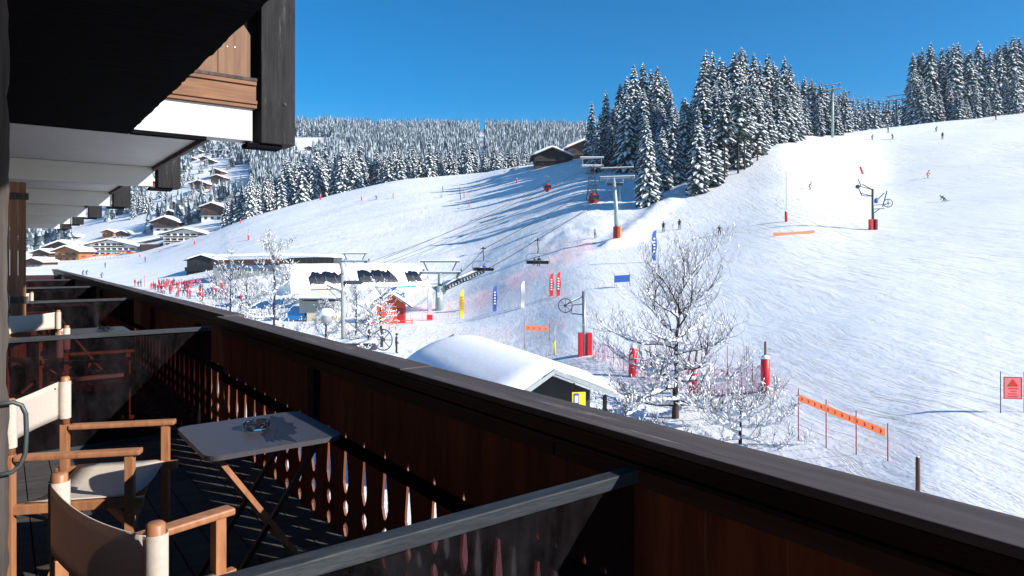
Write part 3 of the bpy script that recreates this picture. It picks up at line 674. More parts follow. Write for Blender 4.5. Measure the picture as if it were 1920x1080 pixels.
# distant woods: one mass of thousands of trees
def far_tree(mb,g,h,rnd):
    r=h*.17*rnd.uniform(.8,1.2); tiers=6; k=6; a0=rnd.random()*6
    for i in range(tiers):
        z0=h*(.03+.155*i); z1=z0+h*(.25 if i<tiers-1 else .20); R=r*(1-.15*i)
        b=len(mb.v)
        for j in range(k):
            a=a0+2*PI*(j+.5*i)/k; q=R*rnd.uniform(.7,1.25); mb.v.append((g.x+q*math.cos(a),g.y+q*math.sin(a),g.z+z0-rnd.uniform(0,.06)*h))
        mb.v.append((g.x,g.y,g.z+z1)); 
        for j in range(k):
            mb.f.append((b+j,b+(j+1)%k,b+k)); mb.m.append(1 if rnd.random()<.42 else 0); mb.sm.append(False)
rnd=random.Random(9); mb=MB(); cnt=0
while cnt<9000:
    Y=rnd.uniform(370,1095); px=rnd.uniform(-60,1720)
    x=(px-960)/F*Y; g=Vector((x,Y,H(x,Y,False))); py=479-F*g.z/Y
    if px<470 and (py>300 or Y<640) and not (px<130 and py>415 and Y>450) and not (px>200 and Y>432 and noise.noise(Vector((x*.022,Y*.012,5)))>.30): continue
    if 300<px<470 and 262<py<300 and rnd.random()<.7: continue
    if 515<px<622 and 258<py<288: continue
    if 898<px<910 and py>215: continue
    if 700<px<760 and 236<py<262 and rnd.random()<.5: continue
    if px>1100 and Y<430: continue
    if 1100<px<1570: continue
    if Y<800 and 470<px<1000 and noise.noise(Vector((px*.015,Y*.012,0)))>.32: continue
    far_tree(mb,g,rnd.uniform(13,21) if Y>600 else rnd.uniform(14,22),rnd); cnt+=1
o=mb.build('distant_forest',[M['farneedle'],M['frost']]); tag(o,'snow-dusted spruce forest covering the far hillside up to the skyline','forest',kind='stuff')

# ------------------------------------------------------------------ bare snow-laden trees
def bare_tree(name,label,loc,Ht,spread,seed,nl,twigs,snowk=1.0,group=None,r0=.14,first=.12,rise=.3,tf=.8,taper=.5):
    rnd=random.Random(seed); root=thing(name,label,'tree',loc,0,group)
    tr=MB(); cr=MB(); sn=MB()
    def snowy(a,b,r,force=False):
        d=b-a; L=d.length
        if L<.03: return
        fl=1-abs(d.z)/L
        if fl<.25 and not force: return
        w=((r*1.5+.034) if r>.012 else (r*1.1+.010))*snowk*rnd.uniform(.7,1.35)*(.5+.5*fl); m=(a+b)/2+Vector((0,0,r+w*.55)); a2=a+Vector((0,0,r*.6)); b2=b+Vector((0,0,r*.6))
        sn.tube([a2,a2.lerp(m,.6),m,b2.lerp(m,.6),b2],[w*.35,w*.9,w,w*.9,w*.35],5)
    def limb(p,d,L,r,depth,mbx):
        n=max(3,int(L/.32)) if depth<2 else 3; pts=[p.copy()]; rs=[r]; q=p.copy(); dd=d.copy(); wob=Vector((rnd.uniform(-1,1),rnd.uniform(-1,1),0))*.12
        for i in range(n):
            t=(i+1)/n
            dd=(dd+Vector((rnd.uniform(-1,1),rnd.uniform(-1,1),rnd.uniform(-.8,.8)))*.20+wob+Vector((0,0,(-.05 if t<.45 else .16) if depth<2 else .08))).normalized()
            q2=q+dd*(L/n); pts.append(q2.copy()); rs.append(max(.0045,r*(1-.8*t)))
            if rnd.random()<(1.0,.85,.40)[min(depth,2)]*snowk: snowy(q,q2,rs[-1])
            if depth==0:
                for _ in range(2):
                    if i>=1 or rnd.random()<.5:
                        s=Vector((rnd.uniform(-1,1),rnd.uniform(-1,1),rnd.uniform(-.15,.9))).normalized(); nd=(dd*.7+s*.8).normalized(); limb(q2,nd,L*rnd.uniform(.28,.5)*(1.1-.5*t),rs[-1]*.6,1,cr)
            elif depth==1:
                for _ in range(twigs):
                    s=Vector((rnd.uniform(-1,1),rnd.uniform(-1,1),rnd.uniform(-.1,1.1))).normalized(); nd=(dd*.6+s*.9).normalized(); limb(q2,nd,rnd.uniform(.25,.6)*(Ht/9)**.5,.008,2,cr)
            elif depth==2 and rnd.random()<.55:
                s=Vector((rnd.uniform(-1,1),rnd.uniform(-1,1),rnd.uniform(0,1.2))).normalized(); e=q2+(dd*.5+s*.8).normalized()*rnd.uniform(.12,.32)
                cr.tube([q2,e],[.006,.0035],3,cap=False)
                if rnd.random()<.16*snowk: sn.tube([q2+Vector((0,0,.01)),(q2+e)/2+Vector((0,0,.03)),e],[.012,.04*rnd.uniform(.6,1.3),.012],4)
            q=q2
        mbx.tube(pts,rs,7 if depth==0 else (5 if depth==1 else 3),cap=False)
    # trunk
    n=14; pts=[Vector((0,0,-.6))]; rs=[r0*1.25]; q=Vector((0,0,0))
    for i in range(n):
        t=(i+1)/n; q=Vector((q.x+rnd.uniform(-.05,.05)*Ht/9,q.y+rnd.uniform(-.05,.05)*Ht/9,Ht*tf*t)); pts.append(q.copy()); rs.append(r0*(1-.86*t)+.008)
    tr.tube(pts,rs,10,cap=False)
    ang=rnd.random()*6
    for k in range(nl):
        t=first+(1-first)*(k/(nl-1))**.9; i=min(n-1,int(t*n)); f=t*n-i; p=pts[min(i+1,n)]; 
        p=pts[i]*(1-f)+pts[min(i+1,n)]*f if i>0 else pts[1]*(1-f)+pts[1]*f+Vector((0,0,Ht*tf*t))
        ang+=2.4+rnd.uniform(-.4,.4); env=spread*(1-taper*max(0,(t-.35)/.65)**1.5)*(.75+.25*min(1,t/.25))
        elev=.02+rise*1.6*t**1.6+rnd.uniform(-.08,.14)
        limb(p,Vector((math.cos(ang)*math.cos(elev),math.sin(ang)*math.cos(elev),math.sin(elev))),env*rnd.uniform(.8,1.1),r0*(.50-.28*t),0,cr)
    for i in range(2,n):      # upright shoots at the top
        if i>n-4:
            for _ in range(3): limb(pts[i],Vector((rnd.uniform(-.7,.7),rnd.uniform(-.7,.7),1)).normalized(),Ht*.17,.016,1,cr)
    tr.build('trunk',M['bark'],root); cr.build('crown',M['twig'],root); tag(sn.build('lying_snow',M['snow'],root),kind='stuff')
    return root
g=G(1266,33.5); bare_tree('bare_tree','large leafless tree loaded with snow rising in front of the right-hand piste',g,((479-418)/F*33.5-g.z)*.93,4.4,27,22,1,1.12,r0=.17,first=.04,rise=.56,tf=.66,taper=.18)
g=G(1388,28.5); bare_tree('bare_tree','low spreading snow-laden bush tree behind the near railing, below the large bare tree',Vector((g.x,g.y,g.z)),1.9,2.7,5,12,2,1.5,r0=.07,first=.05,rise=.2)
g=G(1175,30); bare_tree('bare_tree','small snowy leafless shrub tree low on the left of the large bare tree',g,1.9,2.1,8,9,2,1.3,r0=.06,first=.05,rise=.2)
for (px,top,Y,sp,lb,sd) in [(512,418,56,3.0,'tall slender snow-laden bare tree before the left end of the white lift station',2),(432,478,58,3.2,'snowy bare tree left of the tall slender one, in front of the crowd',3),(463,500,64,2.6,'smaller snowy bare tree between two taller ones before the lift station',4),
   (668,528,60,2.4,'snowy bare tree directly behind the tow lift pole',6),(716,520,64,1.9,'thin snowy bare tree in front of the orange kiosk',7),(612,560,62,1.6,'low snow-clotted tree left of the tow lift pole',9),(690,575,56,1.5,'snow-clotted shrub at the foot of the tow lift arms',10),(1205,0,0,0,'',0)]:
    if Y==0: continue
    g=G(px,Y); bare_tree('bare_tree',lb,g,((479-top)/F*Y-g.z),sp,sd,14,2,1.4,'snowy bare trees near the lift station',r0=.13,first=.18,rise=.5)
# ================================================================== BUILDINGS (local x across, y away from the viewer, z up)
def gable_roof(mb,x0,x1,y0,y1,ze,zr,th,m=0,snow=None,ov=.0):
    xm=(x0+x1)/2
    for (a,za,b,zb) in ((x0,ze,xm,zr),(xm,zr,x1,ze)):
        vs=[(a,y0,za),(b,y0,zb),(b,y1,zb),(a,y1,za),(a,y0,za+th),(b,y0,zb+th),(b,y1,zb+th),(a,y1,za+th)]
        mb.add(vs,[(0,3,2,1),(4,5,6,7),(0,1,5,4),(1,2,6,5),(2,3,7,6),(3,0,4,7)],m)
def snow_roof(mb,x0,x1,y0,y1,ze,zr,th,seed=0,ny=6,nx=10):
    """thick rounded snow lying on a gable roof"""
    rnd=random.Random(seed); vs=[];fs=[]; xm=(x0+x1)/2; hw=(x1-x0)/2
    for top in (0,1):
        for i in range(ny+1):
            for j in range(nx+1):
                x=x0+(x1-x0)*j/nx; y=y0+(y1-y0)*i/ny; u=abs(x-xm)/hw; z=zr+(ze-zr)*u
                e=min(1,(1-u)*hw/ (th*.8)) * 1.0; e2=min(1,min(i,ny-i)/1.0) if ny>2 else 1
                if top: z+=th*(.35+.65*math.sqrt(max(0,min(1,e))))*(.6+.4*e2)+rnd.uniform(-.05,.05)*th
                # ridge softened
                if top and u<.12: z-=(.12-u)*hw*abs(zr-ze)/hw*.5
                vs.append((x,y,z+.005))
    o=(ny+1)*(nx+1); q=lambda i,j:i*(nx+1)+j
    for i in range(ny):
        for j in range(nx): fs+=[(o+q(i,j),o+q(i,j+1),o+q(i+1,j+1),o+q(i+1,j)),(q(i,j),q(i+1,j),q(i+1,j+1),q(i,j+1))]
    for i in range(ny): fs+=[(q(i,0),o+q(i,0),o+q(i+1,0),q(i+1,0)),(q(i,nx),q(i+1,nx),o+q(i+1,nx),o+q(i,nx))]
    for j in range(nx): fs+=[(q(0,j),q(0,j+1),o+q(0,j+1),o+q(0,j)),(q(ny,j),o+q(ny,j),o+q(ny,j+1),q(ny,j+1))]
    mb.add(vs,fs,0,True)
def gable_wall(mb,x0,x1,y,z0,ze,zr,th=.25,m=0):
    xm=(x0+x1)/2; mb.prism([(x0,y,z0),(x1,y,z0),(x1,y,ze),(xm,y,zr),(x0,y,ze)],(0,th,0),m)
def chalet(label,px0,px1,pyb,Ymin=392,light=False,hfrac=.62,rz=0,depth=1.0,storeys=2,group=None,Y=None,white=False,pitch=.36,dark=False):
    pxm=(px0+px1)/2; g=GP(pxm,pyb,Ymin) if Y is None else G(pxm,Y); g.z-=.2
    w=(px1-px0)/F*g.y; ov=w*.11; bw=w-2*ov; hh=bw*hfrac; D=w*depth; zr=hh+bw/2*pitch
    r=thing('chalet',label,'chalet',g,rz,group)
    wm=M['balcwood'] if dark else (M['chaletlight'] if light else M['chaletwood'])
    mb=MB(); mb.box(-bw/2,bw/2,0,D,-2.5,hh*.40); mb.build('stone_base',M['hotelwhite'] if (white or light is False and storeys>1 and int(px0)%3==0) else (wm if (light or dark) else M['grey']),r)
    mb=MB(); mb.prism([(-bw/2,-.05,hh*.405),(bw/2,-.05,hh*.405),(bw/2,-.05,hh),(0,-.05,zr),(-bw/2,-.05,hh)],(0,D+.1,0)); mb.build('wall',wm,r)
    mb=MB(); k=(zr-hh)/(bw/2); ze=hh-ov*k; gable_roof(mb,-bw/2-ov,bw/2+ov,-ov*1.1,D+ov*.6,ze,zr,.18*w/12); rf=mb.build('roof',M['balcwood'],r)
    t=.18*w/12; mb=MB(); snow_roof(mb,-bw/2-ov,bw/2+ov,-ov*1.1,D+ov*.6,ze+t,zr+t,.075*w,int(px0)); mb.build('roof_snow',M['snow'],rf)
    mb=MB(); mb.box(-bw*.46,bw*.46,-.9*w/12,-.06,hh*.42,hh*.44); 
    mb.box(-bw*.46,bw*.46,-.9*w/12,-.8*w/12,hh*.44,hh*.58); mb.build('balcony',M['balcwood'],r)
    for fx in ((-.30,0,.30) if w>9 else (-.22,.22)):
        for (za,zb) in ((.10,.30),(.62,.84)):
            mb=MB(); mb.box(bw*(fx-.07),bw*(fx+.07),-.075,-.052,hh*za,hh*zb); wn=mb.build('window',M['window'],r)
    mb=MB(); mb.box(bw*.14,bw*.20,D*.5,D*.57,zr*.8,zr+.11*w); mb.build('chimney',M['grey'],rf)
    return r
GC='chalets scattered on the village hillside'
chalet('honey-orange chalet with snowy gable roof just left of the white balconied hotel',97,154,490,Y=385,light=True,hfrac=.42,depth=.8)
chalet('dark brown chalet between the orange chalet and the brown shutter',57,96,486,Y=395,hfrac=.45)
chalet('low snowy-roofed building with glazed front at the far left edge of the village',40,84,500,Y=300,hfrac=.30)
chalet('broad snowy gabled chalet behind the orange one',82,146,474,Y=425,hfrac=.30,depth=.8)
chalet('small reddish chalet poking up from snow above the orange chalet',115,146,452,hfrac=.35)
chalet('orange chalet with bright front above the white hotel',189,216,446,light=True,hfrac=.55)
chalet('pale-walled chalet joined to the right of the small orange one',214,243,447,white=True,hfrac=.40)
chalet('brown chalet with white base above the right-hand hotel',281,340,434,white=True,hfrac=.40)
for (a,b,c) in [(297,322,402),(312,340,396),(318,340,412),(370,394,392),(385,413,386),(395,422,394),(372,424,414),(300,336,418)]:
    chalet('brown chalet under thick snow in the terraced rows just above the hotels',a,b,c,group=GC)
for (a,b,c) in [(354,391,362),(404,426,362),(391,417,334),(392,421,347),(246,290,360)]:
    chalet('brown chalet at mid height on the village hillside',a,b,c,group='chalets at mid height')
for (a,b,c) in [(364,381,290),(393,411,289),(409,431,291),(434,461,285),(349,367,303),(372,394,304),(380,404,310),(600,622,284),(570,590,284)]:
    chalet('tiny far chalet high on the hillside below the forest',a,b,c,group='tiny far chalets',hfrac=.4)
def hotel(label,px0,px1,pyb,Y,pitch,hh=8.8):
    pxm=(px0+px1)/2; g=G(pxm,Y); g.z=(479-pyb)/F*Y; w=(px1-px0)/F*Y; bw=w*.86; r=thing('hotel',label,'hotel',g,0)
    zr=hh+bw/2*pitch; D=14; k=pitch; ov=(w-bw)/2; ze=hh-ov*k
    mb=MB(); mb.prism([(-bw/2,0,-5),(bw/2,0,-5),(bw/2,0,hh),(0,0,zr-.1),(-bw/2,0,hh)],(0,D,0)); mb.build('wall',M['hotelwhite'],r)
    mb=MB(); gable_roof(mb,-w/2,w/2,-2.2,D+.5,ze,zr,.3); rf=mb.build('roof',M['balcwood'],r)
    mb=MB(); snow_roof(mb,-w/2,w/2,-2.2,D+.5,ze+.3,zr+.3,.95,3,8,16); mb.build('roof_snow',M['snow'],rf)
    for s,zf in enumerate((.2,2.9,5.6,8.3)):
        hw=bw/2*.93 if zf+2.4<hh else min(bw/2*.93,(zr-zf-2.3)/pitch)
        if hw<2.5: break
        if s:
            mb=MB(); mb.box(-hw,hw,-1.35,-.01,zf-.18,zf); mb.build('balcony_slab',M['hotelwhite'],r)
            mb=MB(); mb.box(-hw,hw,-1.4,-1.3,zf+.05,zf+.85); mb.build('balustrade',M['balcwood'],r)
            mb=MB(); mb.box(-hw,hw,-1.42,-1.28,zf+.86,zf+1.02); mb.build('rail_snow',M['snow'],r)
        n=max(2,int(2*hw/3.3)); 
        for i in range(n):
            a=-hw+2*hw*(i+.14)/n; b=-hw+2*hw*(i+.80)/n
            mb=MB(); mb.box(a,b,-.06,-.005,zf+.1,zf+2.2); f=mb.build('window',M['balcwood'],r)
            mb=MB(); mb.box(a+.25,(a+b)/2-.08,-.08,-.065,zf+.25,zf+2.05); mb.box((a+b)/2+.08,b-.25,-.08,-.065,zf+.25,zf+2.05); mb.build('pane',M['window'],f)
        for i in range(n+1):
            a=-hw+2*hw*i/n
            if 0<i<n and s: mb=MB(); mb.box(a-.12,a+.12,-1.25,-.01,zf+.02,zf+2.3); mb.build('balcony_divider',M['hotelwhite'],r)
    return r
h1=hotel('white balconied hotel with wide snowy gable roof behind the red terrace parasols',143,266,490,400,.23)
mb=MB(); mb.box(-26,-18.5,1,13,-5,3.4); mb.build('side_wing',M['balcwood'],h1)
h2=hotel('white balconied hotel partly sunk behind the left piste, with a dark wing',300,392,482,385,.24,10.3)
h2.location.z=(479-473)/F*385
mb=MB(); mb.box(-26,-14.5,1,12,-5,4.6); mb.build('side_wing',M['balcwood'],h2)
mb=MB(); mb.prism([(-29,-1,5.0),(-13.8,-1,8.2),(-13.8,-1,9.0),(-29,-1,5.8)],(0,14,0)); mb.build('wing_roof_snow',M['snow'],h2)
chalet('dark brown chalet standing alone on the crest above the blue-shaded piste',994,1076,296,Y=236,hfrac=.30,depth=.8,pitch=.42,storeys=1,dark=True)
chalet('second dark chalet half hidden behind the left clump of spruces',1055,1135,292,Y=250,hfrac=.36,depth=.8,pitch=.42,storeys=1,dark=True)

# terrace parasols under the hotel
def parasol(px,py,Y,m,label):
    g=GP(px,py,Y-40); g=G(px,Y); r=thing('parasol',label,'parasol',g,0,'terrace parasols before the white hotel')
    mb=MB(); mb.tube([(0,0,0),(0,0,2.6)],.04,5); mb.build('pole',M['steel'],r)
    mb=MB(); n=8; vs=[(0,0,2.9)]+[(1.6*math.cos(2*PI*i/n),1.6*math.sin(2*PI*i/n),2.25) for i in range(n)]+[(1.6*math.cos(2*PI*i/n),1.6*math.sin(2*PI*i/n),2.0) for i in range(n)]
    mb.add(vs,[(0,1+i,1+(i+1)%n) for i in range(n)]+[(1+i,9+i,9+(i+1)%n,1+(i+1)%n) for i in range(n)]); mb.build('canopy',m,r)
for i,px in enumerate(range(158,252,7)):
    parasol(px,492,370,M['salmon'] if i%3 else M['red'],'orange-red terrace parasol in the row before the white hotel' if i%3 else 'deep red terrace parasol in the row before the white hotel')

# ------------------------------------------------------------------ lift station
st_g=G(680,118); BZ=-8.6
st=thing('lift_station','long white rounded lift station with snow-blotted dark windows and a blue stripe','lift station',(st_g.x,117,BZ),math.radians(38)); st.scale=(1.08,1,1)
def shell_mesh():
    # loft along x of a rounded section; right end pinched round
    mb=MB(); L=24.6; nx=34; sec=[(-2.6,2.05),(-3.0,2.5),(-3.05,3.0),(-2.75,4.0),(-2.25,5.2),(-1.6,6.3),(-.9,7.0),(0,7.25),(2.5,7.25),(4.6,6.9),(5.3,5.8),(5.4,2.1)]
    vs=[];fs=[];K=len(sec)
    for i in range(nx+1):
        t=i/nx; x=-L/2+L*t; e=1.0
        if t>.86: u=(t-.86)/.14; e=math.sqrt(max(0,1-(u*.985)**2))
        if t<.03: e=.97+t
        for (y,z) in sec: vs.append((x,1.2+(y-1.2)*(.35+.65*e),2.05+(z-2.05)*(.25+.75*e)+.06*noise.noise(Vector((x*.6,y,z)))))
    for i in range(nx):
        for k in range(K-1): fs.append((i*K+k,i*K+k+1,(i+1)*K+k+1,(i+1)*K+k))
        fs.append((i*K+K-1,i*K,(i+1)*K,(i+1)*K+K-1))
    fs.append(tuple(range(K))); fs.append(tuple(nx*K+k for k in range(K-1,-1,-1)))
    mb.add(vs,fs,0,True); return mb
shell_mesh().build('shell',M['shell'],st)
def fy(z): return float(np.interp(z,[2.05,2.5,3.0,4.0,5.2,6.3,7.0],[-2.6,-3.0,-3.05,-2.75,-2.25,-1.6,-.9]))
def win(x0,x1,z0,z1,seed,slant=.28):
    rnd=random.Random(seed); n=26; up=[];lo=[]
    for i in range(n+1):
        t=i/n; x=x0+(x1-x0)*t; ed=min(1,math.sin(PI*min(1,max(0,t)))*3.2)**.6
        zt=z1-(1-ed)*(z1-z0)*.8-abs(noise.noise(Vector((x*1.1,seed,0))))*1.1-abs(noise.noise(Vector((x*3.3,seed,2))))*.45
        zb=z0+max(0,noise.noise(Vector((x*1.7,seed,5))))*.7+max(0,noise.noise(Vector((x*4,seed,8))))*.25
        zt=max(zt,zb+.02); up.append((x,zt)); lo.append((x,zb))
    vs=[];fs=[]
    for (x,zt),(x2,zb) in zip(up,lo):
        for k in range(6):
            z=zb+(zt-zb)*k/5; vs.append((x-slant*(z-z0),fy(z)-.05,z))
    for i in range(n):
        for k in range(5): fs.append((i*6+k,(i+1)*6+k,(i+1)*6+k+1,i*6+k+1))
    mb=MB(); mb.add(vs,fs); wn=mb.build('window',M['glassdark'],st)
    x=x0+1.3
    while x<x1-.4:
        mb=MB(); a=z0+.1; c=z1-.9; mb.bar((x,fy(a)-.07,a),(x-slant*(c-a),fy(c)-.07,c),.05,.04,0,up=(0,1,0)); mb.build('mullion',M['darksteel'],wn); x+=1.55
win(-9.3,-3.2,3.35,6.1,3); win(-1.4,5.6,3.35,6.3,4); win(7.1,9.9,3.45,6.0,12)
mb=MB(); mb.box(-9.4,8.3 ,-3.14,-2.95,3.02,3.27); mb.build('blue_stripe',M['skyblue'],st)
mb=MB(); mb.box(8.3,10.1,-2.98,-2.7,3.02,3.27); mb.build('blue_stripe',M['skyblue'],st)
mb=MB()
for s in (0,1.0):
    mb.bar((-3.0+s,-2.95,4.2),(-4.2+s,-.8,7.4),.07,.07)
for k in range(7):
    t=k/6; mb.bar((-3.0-1.2*t,-2.95+2.15*t,4.2+3.2*t),(-2.0-1.2*t,-2.95+2.15*t,4.2+3.2*t),.05,.05)
mb.build('roof_ladder',M['darksteel'],st)
for x in (-10,-3,4,9): 
    mb=MB(); mb.box(x-.5,x+.5,0,1.2,-1,2.0); mb.build('support',M['grey'],st)
for i,(a,b) in enumerate(((7.5,8.4),(8.6,9.7))):
    mb=MB(); mb.tube([(a,-3.03,2.62),(a+.25,-3.06,2.75),(a+.5,-3.05,2.6),(b-.1,-3.0,2.78)],.035,4); mb.build('logo_stroke',M['salmon'],st)
# upper canopy with glazed band, behind
up=thing('glazed_roof_deck','snow-topped upper deck of the lift station with a long dark glass band','building',(PX(520,490,150).x,150,BZ),math.radians(-3)); up.scale=(1.17,1,1.0)
mb=MB(); mb.box(-12.4,11.0,0,6,0,6.6); mb.build('wall',M['grey'],up)
mb=MB(); mb.prism([(2.5,-.6,6.75),(10.9,-.6,6.95),(11.0,-.6,8.4),(2.3,-.6,8.05)],(0,6,0)); g1=mb.build('glass_band',M['glassdark'],up)
for k in range(7):
    mb=MB(); x=3.4+k*1.15; mb.box(x,x+.07,-.66,-.61,6.85,8.15); mb.build('mullion',M['darksteel'],g1)
mb=MB(); mb.prism([(-12.4,-.6,6.75),(2.2,-.6,6.65),(2.2,-.6,7.9),(-12.4,-.6,7.6)],(0,6,0)); mb.build('left_band',M['balcwood'],up)
mb=MB(); mb.box(6,11.1,-.7,-.1,6.5,6.72); mb.box(-10,2,-.7,-.1,6.2,6.45); mb.build('blue_fascia',M['skyblue'],up)
mb=MB(); snow_roof(mb,-12.6,11.3,-.9,6,8.15,8.45,.7,4,5,24); mb.build('roof_snow',M['snow'],up)
# black chalet-like end building
bb=thing('black_lift_building','black clad gabled lift building with snowy roof behind the crowd','building',(PX(378,500,172).x,172,-7.2),math.radians(8)); bb.scale=(1.3,1.3,1.0)
mb=MB(); mb.prism([(-2.7,0,.0),(2.7,0,0),(2.7,0,5.9),(0,0,7.1),(-2.7,0,5.9)],(0,7,0)); mb.build('wall',M['darkwall'],bb)
mb=MB(); gable_roof(mb,-3.1,3.1,-.7,7.4,5.85,7.2,.12); rf=mb.build('roof',M['black'],bb)
mb=MB(); snow_roof(mb,-3.1,3.1,-.7,7.4,5.97,7.32,.45,3); mb.build('roof_snow',M['snow'],rf)
for x in (-1.8,-.6,.6,1.8):
    mb=MB(); mb.box(x-.35,x+.35,-.05,-.002,4.6,5.6); mb.build('window',M['glassdark'],bb)
mb=MB(); mb.box(-2.8,2.8,-.9,-.01,3.3,3.5); mb.box(-2.8,2.8,-.95,-.88,3.5,4.3); mb.build('gallery',M['black'],bb)
for x in (-2.4,2.4): mb=MB(); mb.box(x-.12,x+.12,-.9,-.7,-.5,3.3); mb.build('post',M['black'],bb)
# little shed and mound under the station
sd_=thing('ticket_shed','low grey and beige shed with flat snowy canopy below the lift station','shed',(PX(592,600,88).x,88,BZ),math.radians(-6))
mb=MB(); mb.box(-1.2,2.4,0,3,-.5,1.2); mb.build('wall',M['beige'],sd_)
mb=MB(); mb.box(-2.2,2.4,-.05,3,1.21,2.7); mb.build('upper_wall',M['grey'],sd_)
mb=MB(); mb.box(-4.0,2.9,-1,3.4,2.9,3.1); mb.build('canopy',M['darksteel'],sd_)
mb=MB(); mb.box(-4.1,3.0,-1.1,3.5,3.1,3.5,0,bev=.15); mb.build('roof_snow',M['snow'],sd_)
mb=MB(); mb.box(-3.9,-1.6,.2,2.4,.3,1.9); mb.build('window',M['skyblue'],sd_)
md=MB(); g=G(690,104); md.blob((0,0,0),7.2,5,3.9,0,2,.12,3); o=md.build('snow_mound',M['snow'],None,(g.x,g.y,g.z)); tag(o,'big ploughed snow mound heaped against the lift station behind the kiosk','snow mound')
md=MB(); g=G(590,100); md.blob((0,0,0),4.5,3,1.8,0,5,.15,3); o=md.build('snow_mound',M['snow'],None,(g.x,g.y,g.z)); tag(o,'lower snow mound beside the ticket shed','snow mound')
# orange kiosk
kk=thing('orange_kiosk','orange-red wooden kiosk with snowy gable roof and white lettering, behind a bare tree','kiosk',(PX(734,610,84).x,84,G(734,84).z-.1),math.radians(13))
mb=MB(); mb.prism([(-1.75,0,0),(1.75,0,0),(1.75,0,2.35),(0,0,3.6),(-1.75,0,2.35)],(0,3,0)); mb.build('wall',M['kiosk'],kk)
mb=MB(); gable_roof(mb,-2.5,2.5,-1.0,3.4,1.95,3.68,.12); rf=mb.build('roof',M['pine'],kk)
mb=MB(); gable_roof(mb,-2.56,2.56,-1.06,3.4,2.08,3.81,.07); mb.build('roof_edge',M['grey'],rf)
mb=MB(); snow_roof(mb,-2.5,2.5,-.85,3.4,2.14,3.88,.34,5); mb.build('roof_snow',M['snow'],rf)
mb=MB(); mb.box(.7,1.5,-.06,-.003,.1,2.0); mb.build('door',M['maroon'],kk)
for i,z in enumerate((2.15,1.6,1.05)):
    mb=MB(); mb.tube([(-.9,-.03,z),(-.5,-.03,z+.12),(-.1,-.03,z),(.3,-.03,z+.1),(.6,-.03,z)],[.05,.09,.06,.09,.05],5); mb.build('sign_lettering',M['white'],kk)
for z in (.3,.6):
    mb=MB(); mb.bar((-2.4,-1.7,z),(2.4,-1.7,z),.08,.08); mb.build('fence_rail',M['kiosk'],kk)
for x in (-2.4,0,2.4): mb=MB(); mb.box(x-.05,x+.05,-1.75,-1.65,-.3,.75); mb.build('fence_post',M['kiosk'],kk)
# near hut with big snow roof: ridge runs from its gable away to the left
Yg=24.5
A_=PX(1038,692,Yg); L0=PX(985,730,Yg-1.0); R0=PX(1157,738,Yg+.9)
hut=thing('snow_covered_hut','hut under a deep smooth snow roof just beyond the railing, dark gable open','hut',(A_.x,A_.y,-8.6),0)
ax=Vector((A_.x-PX(838,628,34).x,0,0)); rid2=PX(850,640,35.5)
o0=Vector((A_.x,A_.y,-8.6)); ap=A_-o0; lf=L0-o0; rt_=R0-o0; dv=(rid2-o0)-ap; dv.z=0
dv=dv*1.0
ext=Vector((0,0,0))
lf=ap+(lf-ap)*2.2; rt_=rt_
vs=[];fs=[];nx=30;ny=26
def rp(s,t):   # s -1..1 across, t 0..1 along the ridge
    base=ap+dv*t; e=(lf-ap)*(-s) if s<0 else (rt_-ap)*s
    return base+e
for lay in (0,1):
    for i in range(ny+1):
        for j in range(nx+1):
            s=-1+2*j/nx; t=i/ny; p=rp(s,t); u=abs(s)
            if lay: 
                edge=min(1,(1-u)*4)**.5*min(1,(t*dv.length)/.9+.15)**.5*min(1,(1-t)*dv.length/1.5+.2)**.5
                p=p+Vector((0,0,.05+.36*edge-(.34*max(0,1-u/.6)**2)+.02*noise.noise(p*.35)))
            vs.append(p)
oo=(ny+1)*(nx+1); q=lambda i,j:i*(nx+1)+j
for i in range(ny):
    for j in range(nx): fs+=[(oo+q(i,j),oo+q(i+1,j),oo+q(i+1,j+1),oo+q(i,j+1)),(q(i,j),q(i,j+1),q(i+1,j+1),q(i+1,j))]
for i in range(ny): fs+=[(q(i,0),q(i+1,0),oo+q(i+1,0),oo+q(i,0)),(q(i,nx),oo+q(i,nx),oo+q(i+1,nx),q(i+1,nx))]
for j in range(nx): fs+=[(q(0,j),oo+q(0,j),oo+q(0,j+1),q(0,j+1)),(q(ny,j),q(ny,j+1),oo+q(ny,j+1),oo+q(ny,j))]
mb=MB(); mb.add(vs,fs,0,True); rf=mb.build('roof_snow',M['snow'],hut)
mb=MB()
for e in (lf,rt_):
    n_=dv.normalized()*-.12; a,b=ap+n_,e+n_; d_=Vector((0,0,-.16)); mb.prism([a,b,b+d_,a+d_],dv.normalized()*.10)
mb.build('barge_board',M['steel'],hut)
mb=MB(); dn=Vector((0,0,-.05))
for e in (lf,rt_): mb.prism([ap+dn,e+dn,e+dn*3,ap+dn*3],dv*.98)
mb.build('roof_deck',M['balcwood'],hut)
mb=MB(); inn=.86; a=ap+Vector((0,0,-.25)); b=ap+(lf-ap)*inn+Vector((0,0,-.25)); c=ap+(rt_-ap)*inn+Vector((0,0,-.25)); off=dv.normalized()*1.4
bl=Vector((b.x,b.y,-.3)); cl=Vector((c.x,c.y,-.3))
mb.prism([bl+off,cl+off,c+off,a+off,b+off],dv*.8); mb.build('wall',M['darkwall'],hut)
for f in (.30,.80):
    e=ap+(rt_-ap)*f+Vector((0,0,-.25)); mb=MB(); mb.bar((e.x,e.y,-.3),e,.14,.14); mb.build('post',M['blackwood'],hut)
sg=thing('hut_notice_board','small yellow and blue notice board hanging at the hut gable','sign',PX(1086,752,24.3),math.radians(8))
mb=MB(); mb.box(-.26,.23,-.02,.02,-.2,.32); mb.build('board',M['yellow'],sg)
